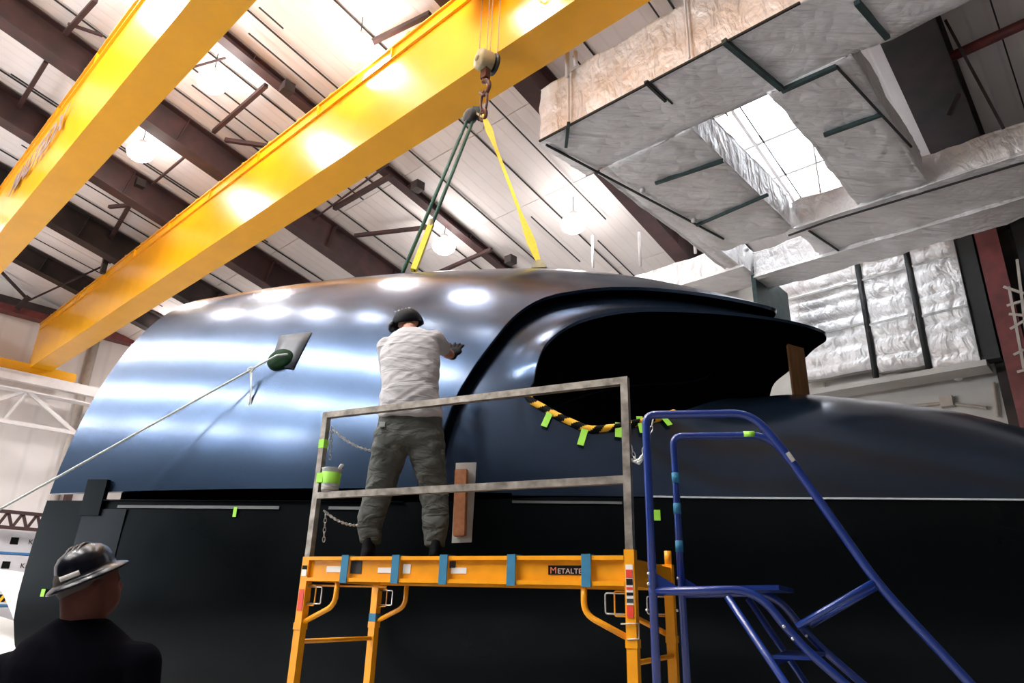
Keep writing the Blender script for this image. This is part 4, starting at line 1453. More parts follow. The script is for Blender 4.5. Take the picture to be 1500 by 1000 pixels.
# yellow sling
fy = on_plane(790, 386, outer(4.3, radians(84)), HN)
t = thing('yellow_sling', ring, 'yellow web sling from the hook down to the lug on the hull crest', 'sling')
rg = ring + Z * .08
n_ = 16
for (u0, u1, w0, w1, w2) in ((0, 1, .05, .085, .045),):
    pts = [rg + (fy - rg) * (k / n_) for k in range(n_ + 1)]
    rad = []
    for k in range(n_ + 1):
        u = k / n_
        r = .022 + .045 * max(0, 1 - abs(u - .12) / .12) * .8
        if u > .7:
            r = .022 + .04 * (1 - abs(u - .86) / .16) if abs(u - .86) < .16 else .022
        rad.append(r)
    dl = (fy - rg).normalized()
    sd = RT
    rows = []
    for k, p in enumerate(pts):
        th = .01
        x_, y_ = (sd - dl * sd.dot(dl)).normalized(), None
        y_ = dl.cross(x_)
        rows.append([p + x_ * rad[k] + y_ * th, p - x_ * rad[k] + y_ * th, p - x_ * rad[k] - y_ * th, p + x_ * rad[k] - y_ * th])
    bm = newbm(); vs = grid(bm, rows, close=True); bm.faces.new(vs[0]); bm.faces.new(vs[-1][::-1]); link('webbing', bm, M['sling_yellow'], t)
bm = newbm()
c = []
for dy in (-.02, .02):
    pass
lug = [fy + HE * -.10 - Z * .06, fy + HE * .10 - Z * .06, fy + HE * .03 + Z * .05, fy - HE * .03 + Z * .05]
hexa(bm, [p - HN * .02 for p in lug] + [p + HN * .02 for p in lug])
link('lifting_lug', bm, M['cream'], t)

# ================================================================ SCAFFOLD
SO = Vector((-1.29, 4.75, 0))
SE = Vector((.65, 3.75, 0))
SU = (SE - SO).normalized()
SV = Vector((-SU.y, SU.x, 0))
SLN = (SE - SO).length
SWD = .76
ZD = 1.80


def SC(u, v, z):
    return SO + SU * u + SV * v + Z * z


def sbox(bm, u0, u1, v0, v1, z0, z1):
    box_ax(bm, SO, SU, SV, Z, (u0, v0, z0), (u1, v1, z1))


t = thing('scaffold', SC(SLN / 2, SWD / 2, 0), 'orange rolling scaffold under the worker, between hull and blue ladder', 'scaffold')
h = .027
for (u, v, zt) in ((0, 0, ZD), (0, SWD, ZD - .13), (SLN, 0, ZD + .03), (SLN, SWD, ZD + .0)):
    bm = newbm(); sbox(bm, u - h, u + h, v - h, v + h, .14, zt); link('leg', bm, M['scaf'], t)
    bm = newbm(); sbox(bm, u - h - .004, u + h + .004, v - h - .004, v + h + .004, 1.36, 1.40); link('collar', bm, M['scaf'], t)
    bm = newbm(); lathe(bm, SC(u, v, .065) - SV * .02, SV, [(.05, 0), (.063, .01), (.063, .03), (.05, .04)], 16); link('caster', bm, M['black'], t, True)
bm = newbm(); tube(bm, [SC(SLN, SWD, ZD), SC(SLN, SWD, ZD + .08)], .022, 10); bm2 = bm
link('post_spigot', bm, M['scaf'], t, True)
for zr in (.45, .87, 1.29):
    for u in (0, SLN):
        bm = newbm(); tube(bm, [SC(u, h, zr), SC(u, SWD - h, zr)], .014, 8); link('rung', bm, M['scaf'], t, True)
# channel beams: flanges and recessed web
for v0, s in ((-h, 1), (SWD + h, -1)):
    bm = newbm()
    for z0, z1 in ((ZD - .016, ZD), (ZD - .15, ZD - .134)):
        sbox(bm, h, SLN - h, min(v0, v0 + s * .035), max(v0, v0 + s * .035), z0 + .0, z1 + .0)
    sbox(bm, h, SLN - h, min(v0 + s * .022, v0 + s * .03), max(v0 + s * .022, v0 + s * .03), ZD - .14, ZD - .01)
    link('side_channel', bm, M['scaf'], t)
    bm = newbm()
    for z0 in (ZD - .022, ZD - .150):
        sbox(bm, h, SLN - h, min(v0 - s * .003, v0 + s * .006), max(v0 - s * .003, v0 + s * .006), z0, z0 + .022)
    link('channel_lip', bm, M['scaf'], t)
for u in (0, SLN):
    bm = newbm(); sbox(bm, u - .02, u + .02, h, SWD - h, ZD - .15, ZD - .02); link('end_beam', bm, M['scaf'], t)
bm = newbm(); tube(bm, [SC(h, .03, ZD - .175), SC(.62, .03, ZD - .175)], .006, 6); link('stiffening_rod', bm, M['scaf'], t)
bm = newbm(); sbox(bm, .03, SLN - .03, .03, SWD - .03, ZD - .03, ZD - .005); link('deck', bm, M['plywood'], t)
for (u, v, s, m_) in ((0, 0, 1, 'scaf'), (SLN, 0, -1, 'scaf'), (0, SWD, 1, 'scaf'), (SLN, SWD, -1, 'scaf')):
    k = .26
    pts = fillet([SC(u + s * k, v, ZD - .15), SC(u + s * k, v, ZD - .29), SC(u + s * h * .5, v, ZD - .40)], .11, 6)
    bm = newbm(); tube(bm, pts, .0165, 10); link('knee_brace', bm, M[m_], t, True)
for (u, v, s) in ((0, 0, 1), (SLN, 0, -1), (0, SWD, 1), (SLN, SWD, -1)):
    for (w, m_, z0, z1) in ((.115, 'chrome', ZD - .285, ZD - .185), (.065, 'scaf', ZD - .295, ZD - .175)):
        pts = fillet([SC(u + s * h, v, z1), SC(u + s * (h + w), v, z1), SC(u + s * (h + w), v, z0), SC(u + s * h, v, z0)], .012, 3)
        bm = newbm(); tube(bm, pts, .0045, 6); link('locking_handle', bm, M[m_], t, True)
# wire safety clip on the right leg
pts = [SC(SLN - .05, -h - .008, 1.47), SC(SLN + .045, -h - .008, 1.475), SC(SLN + .04, -h - .008, 1.405), SC(SLN - .02, -h - .008, 1.40)]
bm = newbm(); tube(bm, pts, .004, 6); link('wire_clip', bm, M['chrome'], t, True)
# blue tape bands
for x in (510, 584, 654, 753, 862):
    P = on_plane(x, 830, SO, SV)
    u = (P - SO).dot(SU)
    w = .027 if x < 700 else .026
    bm = newbm(); sbox(bm, u - w, u + w, -h - .012, -h - .006, ZD - .157, ZD + .006); sbox(bm, u - w, u + w, -h - .012, .06, ZD + .004, ZD + .008)
    link('blue_tape_band', bm, M['blue_tape'], t)
bm = newbm(); sbox(bm, -h - .003, h + .003, SWD - h - .003, SWD + h + .003, 1.375, 1.455); link('blue_tape_band', bm, M['blue_tape'], t)
# stickers on the beam and legs


def sticker(x0, x1, y0, y1, m, name='sticker', lift=0.0, V=None):
    P, Q = on_plane(x0, y0, SO - SV * .0, SV), on_plane(x1, y1, SO, SV)
    u0, u1 = (P - SO).dot(SU), (Q - SO).dot(SU)
    bm = newbm(); vv = -0.0065 if V is None else V
    sbox(bm, u0, u1, vv - .002 - lift, vv - lift, Q.z, P.z); return link(name, bm, M[m], t)


for a_ in ((480, 500, 829, 838, 'white_sticker'), (555, 578, 831, 839, 'white_sticker'), (592, 602, 826, 840, 'white_sticker'), (660, 668, 822, 832, 'dark'), (662, 684, 831, 840, 'white_sticker'), (516, 530, 821, 840, 'dark')):
    sticker(*a_)
sticker(804, 862, 828, 842, 'hazard_k', 'name_plate')
P = on_plane(806.5, 839.6, SO, SV)
text_mesh('lettering', 'M', .048, SO + SU * ((P - SO).dot(SU)) - SV * .0105 + Z * P.z, SU, Z, M['orange_letter'], t, .0005, sx=1.1)
P2 = on_plane(817.5, 839.2, SO, SV)
text_mesh('lettering', 'ETALTEC', .037, SO + SU * ((P2 - SO).dot(SU)) - SV * .0105 + Z * (P.z), SU, Z, M['white_letter'], t, .0005, sx=1.15)


def legsticker(uc, z0, z1, m, w=.018, k=0):
    bm = newbm(); sbox(bm, uc - w, uc + w, -h - .003 - k, -h - .001, z0, z1); return link('sticker', bm, M[m], t)


legsticker(SLN, 1.56, 1.755, 'white_sticker', .019)
for (z0, z1, m_) in ((1.69, 1.73, 'red_sticker'), (1.655, 1.685, 'hazard_k'), (1.632, 1.645, 'red_sticker'), (1.605, 1.62, 'hazard_k'), (1.57, 1.59, 'dark'), (1.50, 1.555, 'red_sticker')):
    legsticker(SLN, z0, z1, m_, .017, .002)
legsticker(0, 1.47, 1.60, 'red_sticker', .02)
legsticker(0, 1.68, 1.72, 'white_sticker', .02)
legsticker(0, 1.72, 1.745, 'hazard_k', .02)
# green drape sagging below the deck
rows = []
for i in range(41):
    u = .55 + (SLN - .75) * i / 40
    sg = .03 + .035 * abs(sin(i * .42)) + .02 * sin(i * .9)
    rows.append([SC(u, .45 + .06 * (j) / 3, ZD - .05 - sg * j / 3) for j in range(4)])
bm = newbm(); grid(bm, rows); o = link('green_drape', bm, M['green_drape'], smooth=True); o.modifiers.new('th', 'SOLIDIFY').thickness = .004
tag(o, 'dark green cloth sagging under the scaffold deck', 'cloth')

# guard rail
t = thing('guard_rail', SC(SLN / 2, 0, ZD), 'bare steel square tube guard rail on the near side of the scaffold', 'railing')
ZR = 2.775
hs = .021
for (u, v) in ((.0, 0), (SLN, 0)):
    bm = newbm(); sbox(bm, u - hs, u + hs, v - hs, v + hs, ZD, ZR); link('post', bm, M['steel'], t)
for z in (ZR - .021, 2.195):
    bm = newbm(); sbox(bm, hs, SLN - hs, -hs, hs, z - .021, z + .021); link('rail', bm, M['steel'], t)
for (u, v) in ((.0, SWD), (.62, SWD)):
    pass
for z in (2.55,):
    bm = newbm(); sbox(bm, -hs - .002, hs + .002, -hs - .002, hs + .002, z - .03, z + .03); link('green_tape_wrap', bm, M['green_tape'], t)


def chain(name, P, Q, sag, label, m='chrome', grp='zinc safety chains', n=None, s=.011):
    Ln = (Q - P).length + sag * 1.2
    n = n or max(6, int(Ln / .026))
    t_ = thing(name, P, label, 'chain', grp)
    proto = None
    pts = [P + (Q - P) * (k / n) - Z * sag * 4 * (k / n) * (1 - k / n) for k in range(n + 1)]
    for k in range(n):
        a, b = pts[k], pts[k + 1]
        d = (b - a)
        L_ = d.length
        if proto is None:
            bm = newbm()
            r = [Vector((cos(q) * .019, sin(q) * .0085, 0)) for q in [2 * pi * j / 10 for j in range(10)]]
            tube(bm, r, .0032, 5, closed=True)
            me = bpy.data.meshes.new('chain_link')
            bm.to_mesh(me); bm.free(); me.materials.append(M[m])
            me.polygons.foreach_set('use_smooth', [True] * len(me.polygons))
            proto = me
        o = bpy.data.objects.new('chain_link', proto)
        COL.objects.link(o)
        o.parent = t_
        xx = d.normalized()
        yy = xx.cross(Z if abs(xx.z) < .95 else RT).normalized()
        zz_ = xx.cross(yy)
        if k % 2:
            yy, zz_ = zz_, -yy
        R = Matrix((xx, yy, zz_)).transposed().to_4x4()
        o.matrix_local = Matrix.Translation((a + b) / 2 - P) @ R
    return t_


c0 = SC(.02, .04, 2.72)
chain('safety_chain', on_plane(487, 628, SO + SV * .04, SV), on_plane(546, 660, SO + SV * .5, SV), .03, 'upper zinc chain drooping from the left post to behind the worker')
chain('safety_chain', on_plane(475, 748, SO + SV * .04, SV), on_plane(528, 769, SO + SV * .5, SV), .03, 'lower zinc chain drooping from the left post to behind the leg')
P = on_plane(486, 625, SO + SV * .04, SV)
chain('safety_chain', P, on_plane(483, 672, SO + SV * .04, SV), 0, 'short zinc chain end hanging beside the upper left post')
chain('safety_chain', on_plane(477, 752, SO + SV * .04, SV), on_plane(474, 793, SO + SV * .04, SV), 0, 'short zinc chain end hanging low beside the left post')
P, Q = on_plane(925, 690, SE, SV), on_plane(942, 645, SE, SV)
chain('safety_chain', on_plane(924, 650, SE, SV), on_plane(946, 640, SE, SV), .12, 'zinc chain looping between the right post and the ladder')
chain('safety_chain', on_plane(925, 672, SE, SV), on_plane(957, 612, SE, SV), .09, 'second zinc chain loop beside the right post')

# bucket on the mid rail
P = on_plane(479, 725, SO, SV)
ub = (P - SO).dot(SU)
bc = SC(ub, .02, 2.218)
t = thing('filler_tub', bc, 'small plastic tub wrapped in green tape on the mid rail', 'tub')
bm = newbm(); lathe(bm, bc, Z, [(.052, 0), (.058, .02), (.066, .155), (.070, .16), (.064, .158)], 24); link('tub_body', bm, M['pail'], t, True)
bm = newbm(); lathe(bm, bc, Z, [(.0605, .055), (.0605, .056), (.0675, .128), (.0665, .129)], 24); link('green_tape_wrap', bm, M['green_tape'], t, True)
bm = newbm(); lathe(bm, bc, Z, [(.0545, .004), (.0595, .035), (.0575, .036)], 24); link('filler_paste', bm, M['paste'], t, True)
bm = newbm(); beam(bm, bc + SU * .045 + Z * .13, bc + SU * .085 + Z * .185, .03, .006); link('spreader', bm, M['white_sticker'], t)
bm = newbm(); box_ax(bm, bc, SU, SV, Z, (-.075, -.062, .06), (-.02, -.045, .125)); link('tape_tail', bm, M['green_tape'], t)

# foam sanding block and silver sheet on the hull side
PS = low_hit(680, 740)
t = thing('backing_sheet', PS, 'silver sheet stuck on the hull behind the brown block', 'sheet')
Cs = [on_plane(x, y, PS - HN * .12, HN) for x, y in ((662, 795), (691, 794), (698, 677), (668, 678))]
bm = newbm(); hexa(bm, [p for p in Cs] + [p - HN * .006 for p in Cs]); link('sheet', bm, M['silver'], t)
bm = newbm(); c0_ = (Cs[0] + Cs[1] + Cs[2] + Cs[3]) / 4; box_ax(bm, c0_, HE, HN, Z, (-.03, .005, -.2), (.03, .13, .2)); link('mounting_tape', bm, M['film'], t)
Cs = [on_plane(x, y, PS - HN * .19, HN) for x, y in ((663, 785), (681, 784), (684, 686), (666, 687))]
bm = newbm(); hexa(bm, [p for p in Cs] + [p + HN * .06 for p in Cs]); bmesh.ops.bevel(bm, geom=bm.edges[:], offset=.006, segments=2, affect='EDGES')
tag(link('foam_block', bm, M['cork']), 'long brown foam block standing on the silver sheet right of the worker', 'block')

# ================================================================ BLUE LADDER
LB = radians(12)
LG = Vector((cos(LB), -sin(LB), 0))
LNn = Vector((sin(LB), cos(LB), 0))
LPn = Vector((.70, 3.5, 0))
LOFF = Vector((.25, .46, 0))


def LA(x, y):
    return on_plane(x, y, LPn, LNn)


t = thing('rolling_ladder', Vector((1.3, 3.6, 0)), 'blue rolling warehouse ladder with handrails right of the scaffold', 'ladder')
post_top = LA(947, 640)
near = [Vector((post_top.x, post_top.y, .12)), LA(947, 640), LA(955, 607), LA(1100, 605), LA(1145, 655), LA(1288, 858), LA(1420, 1000)]
near[2] = Vector((near[1].x, near[1].y, LA(965, 607).z))
dd = near[-1] - near[-2]
near.append(near[-1] + dd * ((near[-1].z - .9) / -dd.z if dd.z else 0))
bm = newbm(); tube(bm, fillet(near, .13, 8), .0205, 12); link('handrail', bm, M['blue'], t, True)
far = [p + LOFF for p in near]
bm = newbm(); tube(bm, fillet(far, .13, 8), .0205, 12); link('handrail', bm, M['blue'], t, True)
pl0, pl1, st1, st2 = LA(950, 866), LA(1108, 863), LA(1168, 940), LA(1242, 1005)
d2_ = (st2 - st1)
st3 = st2 + d2_ * ((st2.z - .15) / -d2_.z)
strg = fillet([pl0, pl1, st1, st3], .14, 8)
for off_ in (Vector((0, 0, 0)), LOFF):
    bm = newbm(); tube(bm, [p + off_ for p in strg], .0195, 12); link('stringer', bm, M['blue'], t, True)
    b0_, b1_ = LA(1167, 918), LA(1288, 848)
    bm = newbm(); tube(bm, [b0_ + off_, b1_ + off_], .0155, 10); link('rail_brace', bm, M['blue'], t, True)
    g0, g1 = LA(1065, 873), LA(1150, 1000)
    ge = g1 + (g1 - g0) * ((g1.z - .15) / (g0.z - g1.z))
    bm = newbm(); tube(bm, [g0 + off_, ge + off_], .017, 10); link('rear_brace', bm, M['blue'], t, True)
    q0, q1, q2 = LA(954, 835) + off_, LA(954, 862) + off_, LA(994, 860) + off_
    bm = newbm(); hexa(bm, [q0 - LNn * .004, q1 - LNn * .004, q2 - LNn * .004, (q0 + q2) / 2 - LNn * .004, q0 + LNn * .004, q1 + LNn * .004, q2 + LNn * .004, (q0 + q2) / 2 + LNn * .004]); link('gusset', bm, M['blue'], t)
    for xy in ((950, 840), (950, 855), (948, 893), (1147, 917), (1160, 935)):
        P = LA(*xy) + off_ - LNn * .021
        bm = newbm(); lathe(bm, P, -LNn, [(.008, 0), (.007, .005), (.002, .007)], 8); link('bolt', bm, M['chrome'], t, True)
    foot = Vector((st3.x, st3.y, 0)) + off_
    bm = newbm(); lathe(bm, foot + Z * .065 - LNn * .02, LNn, [(.05, 0), (.063, .01), (.063, .03), (.05, .04)], 14); link('caster', bm, M['black'], t, True)
# platform plate and steps with grip holes
zp = pl0.z + .02
pA, pB = pl0, pl1 + LG * .10
bm = newbm()
hexa(bm, [pA - Z * .0, pB - Z * .0, pB + LOFF, pA + LOFF] + [p + Z * .022 for p in (pA, pB, pB + LOFF, pA + LOFF)])
link('platform', bm, M['blue'], t)
nst = 5
for k in range(nst):
    u = k * .245
    P = LA(1172, 962) + Vector((0, 0, 0))
    dz = -k * .235
    dvec = d2_ * (dz / d2_.z)
    P = P + dvec
    if P.z < .12:
        break
    bm = newbm()
    for (o0, o1) in ((.0, 1.0),):
        q = [P - LG * .12, P + LG * .06, P + LG * .06 + LOFF, P - LG * .12 + LOFF]
        hexa(bm, [x_ - Z * .012 for x_ in q] + [x_ + Z * .004 for x_ in q])
    link('step', bm, M['blue'], t)
    bm = newbm()
    q = [P - LG * .12, P - LG * .115, P - LG * .115 + LOFF, P - LG * .12 + LOFF]
    hexa(bm, [x_ - Z * .045 for x_ in q] + [x_ + Z * .004 for x_ in q])
    link('step_nosing', bm, M['blue'], t)
for p, off_ in (((1000, 700), 1), ((1000, 745), 1), ((1001, 800), 1)):
    P = on_plane(p[0], p[1], LPn + LOFF, LNn)
    zc_ = P.z
    q = far[0]
    bm = newbm(); tube(bm, [Vector((q.x, q.y, zc_ - .03)), Vector((q.x, q.y, zc_ + .03))], .0222, 12); link('blue_tape_band', bm, M['blue_tape'], t, True)
P = on_plane(1097, 637, LPn + LOFF, LNn)
bm = newbm(); tube(bm, [Vector((P.x, P.y, far[2].z)) - LG * .03, Vector((P.x, P.y, far[2].z)) + LG * .03], .0225, 12); link('green_tape_band', bm, M['green_tape'], t, True)
P = LA(1157, 672)
dn = (near[5] - near[4]).normalized()
bm = newbm(); box_ax(bm, P - LNn * .024, dn, LNn, dn.cross(LNn), (-.03, -.002, -.008), (.02, .002, .012)); link('pale_sticker', bm, M['silver'], t)


# tall dark block added outside the frame on the left to shade the foreground
bm = newbm(); box_ax(bm, Vector((-7.2, -4.0, 0)), X_, Y_, Z, (0, 0, 0), (1.4, 7.6, 4.2)); bmesh.ops.bevel(bm, geom=bm.edges[:], offset=.05, segments=2, affect='EDGES')
tag(link('shade_block', bm, M['dark']), 'tall dark block added outside the left picture edge to shade the foreground man', 'light blocker')

# ================================================================ PEOPLE
def loft(bm, secs, seg=20, cap=True):
    """secs: (centre, half-width vector, half-depth vector, exponent)."""
    rows = []
    for c, wv, dv in secs:
        r = []
        for k in range(seg):
            q = 2 * pi * k / seg
            cx, sx = cos(q), sin(q)
            e_ = .85
            r.append(c + wv * (abs(cx) ** e_ * (1 if cx >= 0 else -1)) + dv * (abs(sx) ** e_ * (1 if sx >= 0 else -1)))
        rows.append(r)
    vs = grid(bm, rows, close=True)
    if cap:
        for ring_, c in ((vs[0], secs[0][0]), (vs[-1], secs[-1][0])):
            cv = bm.verts.new(c)
            for k in range(seg):
                bm.faces.new((ring_[k], ring_[(k + 1) % seg], cv))


def limb(bm, pts, radii, seg=14):
    tube(bm, pts, 0, seg, radii=radii)
    for p, r in ((pts[0], radii[0]), (pts[-1], radii[-1])):
        bmesh.ops.create_icosphere(bm, subdivisions=2, radius=r, matrix=Matrix.Translation(p))
    for p, r in zip(pts[1:-1], radii[1:-1]):
        bmesh.ops.create_icosphere(bm, subdivisions=2, radius=r * .995, matrix=Matrix.Translation(p))


def ball(bm, c, r, sc=(1, 1, 1), rot=None):
    mx = Matrix.Translation(c) @ (rot.to_4x4() if rot else Matrix.Identity(4)) @ Matrix.Diagonal((r * sc[0], r * sc[1], r * sc[2], 1))
    bmesh.ops.create_icosphere(bm, subdivisions=3, radius=1, matrix=mx)


def fuse(name, bm, vox, m, parent, smooth_it=6, wrinkle=None):
    bmesh.ops.recalc_face_normals(bm, faces=bm.faces)
    o = link(name, bm, m, None)
    md = o.modifiers.new('r', 'REMESH'); md.mode = 'VOXEL'; md.voxel_size = vox
    md = o.modifiers.new('s', 'SMOOTH'); md.iterations = smooth_it; md.factor = .6
    me = evaluated(o)
    loc = o.location.copy()
    me.transform(Matrix.Translation(loc))
    if wrinkle:
        nrm = [v.normal.copy() for v in me.vertices]
        for v, nv in zip(me.vertices, nrm):
            v.co = v.co + nv * wrinkle(v.co)
    me.transform(Matrix.Translation(-parent_world(parent)))
    o.location = (0, 0, 0)
    o.parent = parent
    me.polygons.foreach_set('use_smooth', [True] * len(me.polygons))
    if not me.materials:
        me.materials.append(m)
    return o


def hand(bm, wrist, dirv, palm_n, side, size=1.0, curl=.35, fat=1.0, spread=.12):
    """Palm plus five unequal fingers; dirv along the hand, palm_n out of the palm, side towards the little finger."""
    d, n_, s_ = dirv.normalized(), palm_n.normalized(), side.normalized()
    pc = wrist + d * .045 * size
    rot = Matrix((s_, d, n_)).transposed()
    ball(bm, pc, .045 * size, (.95 * fat, 1.15, .42 * fat), rot)
    Ls = [.072, .080, .074, .058]
    for k, L_ in enumerate(Ls):
        b = wrist + d * .082 * size + s_ * (-.031 + .0205 * k) * size
        v = (d + s_ * (-1.5 + k) * spread).normalized()
        pts = [b - d * .02 * size]
        p = b
        for j, fr in enumerate((.45, .32, .23)):
            a = curl * (j + .6)
            vv = (v * cos(a) + n_ * sin(a))
            p = p + vv * L_ * fr * size * 1.0
            pts.append(p.copy())
        limb(bm, pts, [.0105 * size * fat, .0098 * size * fat, .009 * size * fat, .0078 * size * fat], 8)
    tb = wrist + d * .025 * size - s_ * .030 * size
    p1 = tb + (d * .5 - s_ * .8 + n_ * .25).normalized() * .035 * size
    p2 = p1 + (d * .8 - s_ * .45 + n_ * .35).normalized() * .030 * size
    limb(bm, [tb, p1, p2], [.015 * size * fat, .012 * size * fat, .0095 * size * fat], 8)


YW = 4.93
X = Vector((1, 0, 0))
Yv = Vector((0, 1, 0))


def wp_(x, y, dy=0.0):
    return at_y(x, y, YW + dy)


ZF = ZD
WK = thing('person', Vector((wp_(595, 812).x, YW, ZD)), 'worker in grey t-shirt and olive trousers standing on the scaffold, seen from behind', 'person')
# joints
hipL, hipR = wp_(580, 632), wp_(622, 632)
kneeL, kneeR = wp_(560, 712, .05), wp_(632, 712, .04)
ankL, ankR = wp_(543, 788, .0), wp_(637, 788, .02)
ankL.z = ankR.z = ZD + .11
sole = ZD
neck = wp_(600, 482, .16)
headc = wp_(597, 470, .25)
shL, shR = wp_(567, 508, .10), wp_(637, 497, .12)
elL, elR = wp_(572, 575, .36), wp_(655, 517, .36)
hullhand = outer(3.55, radians(27.5))
wrR = wp_(663, 521, .52)
wrL = wp_(596, 560, .55)
tw = (shR - shL).normalized()
# --- body (skin): head, neck, trunk core, arms, legs, hands in one mesh
bm = newbm()
hrot = Matrix.Rotation(radians(-14), 3, 'X') @ Matrix.Rotation(radians(-10), 3, 'Y')
ball(bm, headc, .1, (.78, .98, 1.12), hrot)
ball(bm, headc + hrot @ Vector((0, .045, -.045)), .072, (.85, .9, 1.0), hrot)
ball(bm, headc + hrot @ Vector((0, .105, -.03)), .018, (.8, 1, 1.4), hrot)            # nose
ball(bm, headc + hrot @ Vector((0, .085, -.078)), .022, (1.3, .6, .5), hrot)          # lips
for s_ in (-1, 1):
    ball(bm, headc + hrot @ Vector((s_ * .078, -.005, -.02)), .028, (.35, .7, 1.15), hrot)  # ear
    ball(bm, headc + hrot @ Vector((s_ * .03, .088, .005)), .014, (1.1, .6, .7), hrot)      # eye
limb(bm, [headc - Z * .05 - Yv * .01, neck, neck - Z * .10 - Yv * .04], [.055, .058, .075], 16)
chest = wp_(600, 530, .05)
pel = wp_(600, 622, .0)
loft(bm, [(neck - Z * .06, tw * .08, Yv * .06), (chest + Z * .07, tw * .17, Yv * .09), (chest - Z * .1, tw * .16, Yv * .10), (wp_(600, 590), X * .15, Yv * .10), (pel, X * .165, Yv * .11), (pel - Z * .08, X * .14, Yv * .10)])
limb(bm, [shR, elR, wrR], [.055, .045, .032]); limb(bm, [shL, elL, wrL], [.055, .045, .032])
limb(bm, [hipL, kneeL, ankL], [.085, .058, .042]); limb(bm, [hipR, kneeR, ankR], [.085, .058, .042])
hd_ = (hullhand - wrR).normalized()
hand(bm, wrR, (hd_ * .45 + Z * .75 + X * .28), Yv, X, 1.12, .25, .85, .24)
hand(bm, wrL, (Yv * .6 + Z * .3 + X * .1), Vector((0, .4, -.6)), -X, 1.0, .35)
fuse('body', bm, .009, M['skin'], WK, 4)


# --- shirt
def shirt_wr(c):
    rel = c - wp_(600, 560)
    u = rel.x * .55 + rel.z
    amp = .008 + .009 * max(0, min(1, (2.95 + .25 - c.z) / .5))
    return amp * (noise.noise(Vector((rel.x * 3.0 + rel.z * 1.0, rel.y * 2, u * 15))) + .6 * noise.noise(Vector((rel.x * 2.2 - 4, rel.y, (rel.z - rel.x * .75) * 24))))


bm = newbm()


def secp(y, xl, xr, dep, dy, tl=0.0):
    L_, R_2 = wp_(xl, y + tl, dy), wp_(xr, y - tl, dy)
    c = (L_ + R_2) / 2
    return (c, (R_2 - L_) / 2, Vector((0, dep, dep * .1)))


loft(bm, [secp(481, 586, 616, .065, .15), secp(488, 575, 632, .10, .13, 2), secp(500, 563, 643, .13, .10, 5), secp(518, 556, 645, .15, .07, 5), secp(540, 557, 645, .155, .04, 2), secp(565, 559, 642, .15, .0), secp(588, 556, 645, .145, -.02), secp(606, 553, 649, .15, -.02), secp(612, 554, 650, .145, -.02)])
slR = shR + (elR - shR) * .62
slL = shL + (elL - shL) * .62
limb(bm, [shR - X * .02, shR, slR], [.075, .080, .070])
limb(bm, [shL + X * .02, shL, slL], [.075, .080, .070])
fuse('shirt', bm, .011, M['tee'], WK, 5, shirt_wr)


# --- trousers
def tr_wr(c):
    return .011 * noise.noise(Vector((c.x * 6, c.y * 5, c.z * 11 + c.x * 5))) + .006 * noise.noise(Vector((c.x * 14, c.y * 9, c.z * 26 - c.x * 12)))


bm = newbm()
loft(bm, [secp(605, 556, 646, .13, .0), secp(622, 553, 649, .14, .0), secp(645, 550, 650, .14, .01), (wp_(600, 656, .01), X * .20, Yv * .12)])


def legsec(y, xc, hw, dep, dy):
    return (wp_(xc, y, dy), X * (hw / 192.0), Vector((0, dep, 0)))


loft(bm, [legsec(630, 578, 25, .13, .01), legsec(660, 571, 25.5, .125, .02), legsec(690, 563, 23, .115, .04), legsec(716, 557, 20, .10, .05), legsec(740, 549, 19.5, .095, .03), legsec(760, 543, 18, .09, .01), legsec(785, 542, 15, .075, .0), legsec(797, 542, 14, .07, .0)])
loft(bm, [legsec(630, 623, 26, .13, .01), legsec(660, 625, 26, .125, .02), legsec(690, 630, 22, .115, .03), legsec(716, 634, 20, .10, .04), legsec(740, 638, 19, .095, .03), legsec(765, 638, 17.5, .085, .01), legsec(790, 637, 14, .075, .01), legsec(800, 637, 13.5, .07, .01)])
TR = fuse('trousers', bm, .011, M['trouser'], WK, 4, tr_wr)
# belt loop buckle glint, pocket flaps
for (x, y, w, hh) in ((562, 668, .09, .10), (645, 668, .05, .10)):
    P = wp_(x, y, -.10 + (.04 if x < 600 else .05))
    bm = newbm(); box_ax(bm, P, X, Yv, Z, (-w / 2, -.01, -hh / 2), (w / 2, .05, hh / 2)); bmesh.ops.bevel(bm, geom=bm.edges[:], offset=.008, segments=2, affect='EDGES'); link('cargo_pocket', bm, M['trouser'], WK, True)
bm = newbm(); box_ax(bm, wp_(560, 621, -.11), X, Yv, Z, (-.02, -.01, -.02), (.02, .02, .015)); link('pale_tag', bm, M['pail'], WK)
# boots
for (xc, tx, nm) in ((540, -.10, 'boot'), (639, .03, 'boot')):
    c = wp_(xc, 800)
    c = Vector((c.x, YW, ZD))
    bm = newbm()
    fw = Vector((tx, .99, 0)).normalized()
    sd = Vector((fw.y, -fw.x, 0))
    loft(bm, [(c + Z * .012 + fw * .055, sd * .052, fw * .155), (c + Z * .05 + fw * .05, sd * .050, fw * .15), (c + Z * .085 + fw * .01, sd * .045, fw * .095), (c + Z * .15 - fw * .01, sd * .045, fw * .06)])
    fuse(nm, bm, .009, M['black'], WK, 3)
# gloves over the right hand
bm = newbm()
hand(bm, wrR, (hd_ * .45 + Z * .75 + X * .28), Yv, X, 1.16, .25, 1.35, .24)
limb(bm, [wrR - (wrR - elR).normalized() * .05, wrR], [.040, .038])
fuse('glove', bm, .006, M['black'], WK, 2)
bm = newbm()
hand(bm, wrL, (Yv * .6 + Z * .3 + X * .1), Vector((0, .4, -.6)), -X, 1.03, .35, 1.3)
limb(bm, [wrL - (wrL - elL).normalized() * .05, wrL], [.040, .038])
fuse('glove', bm, .007, M['black'], WK, 2)
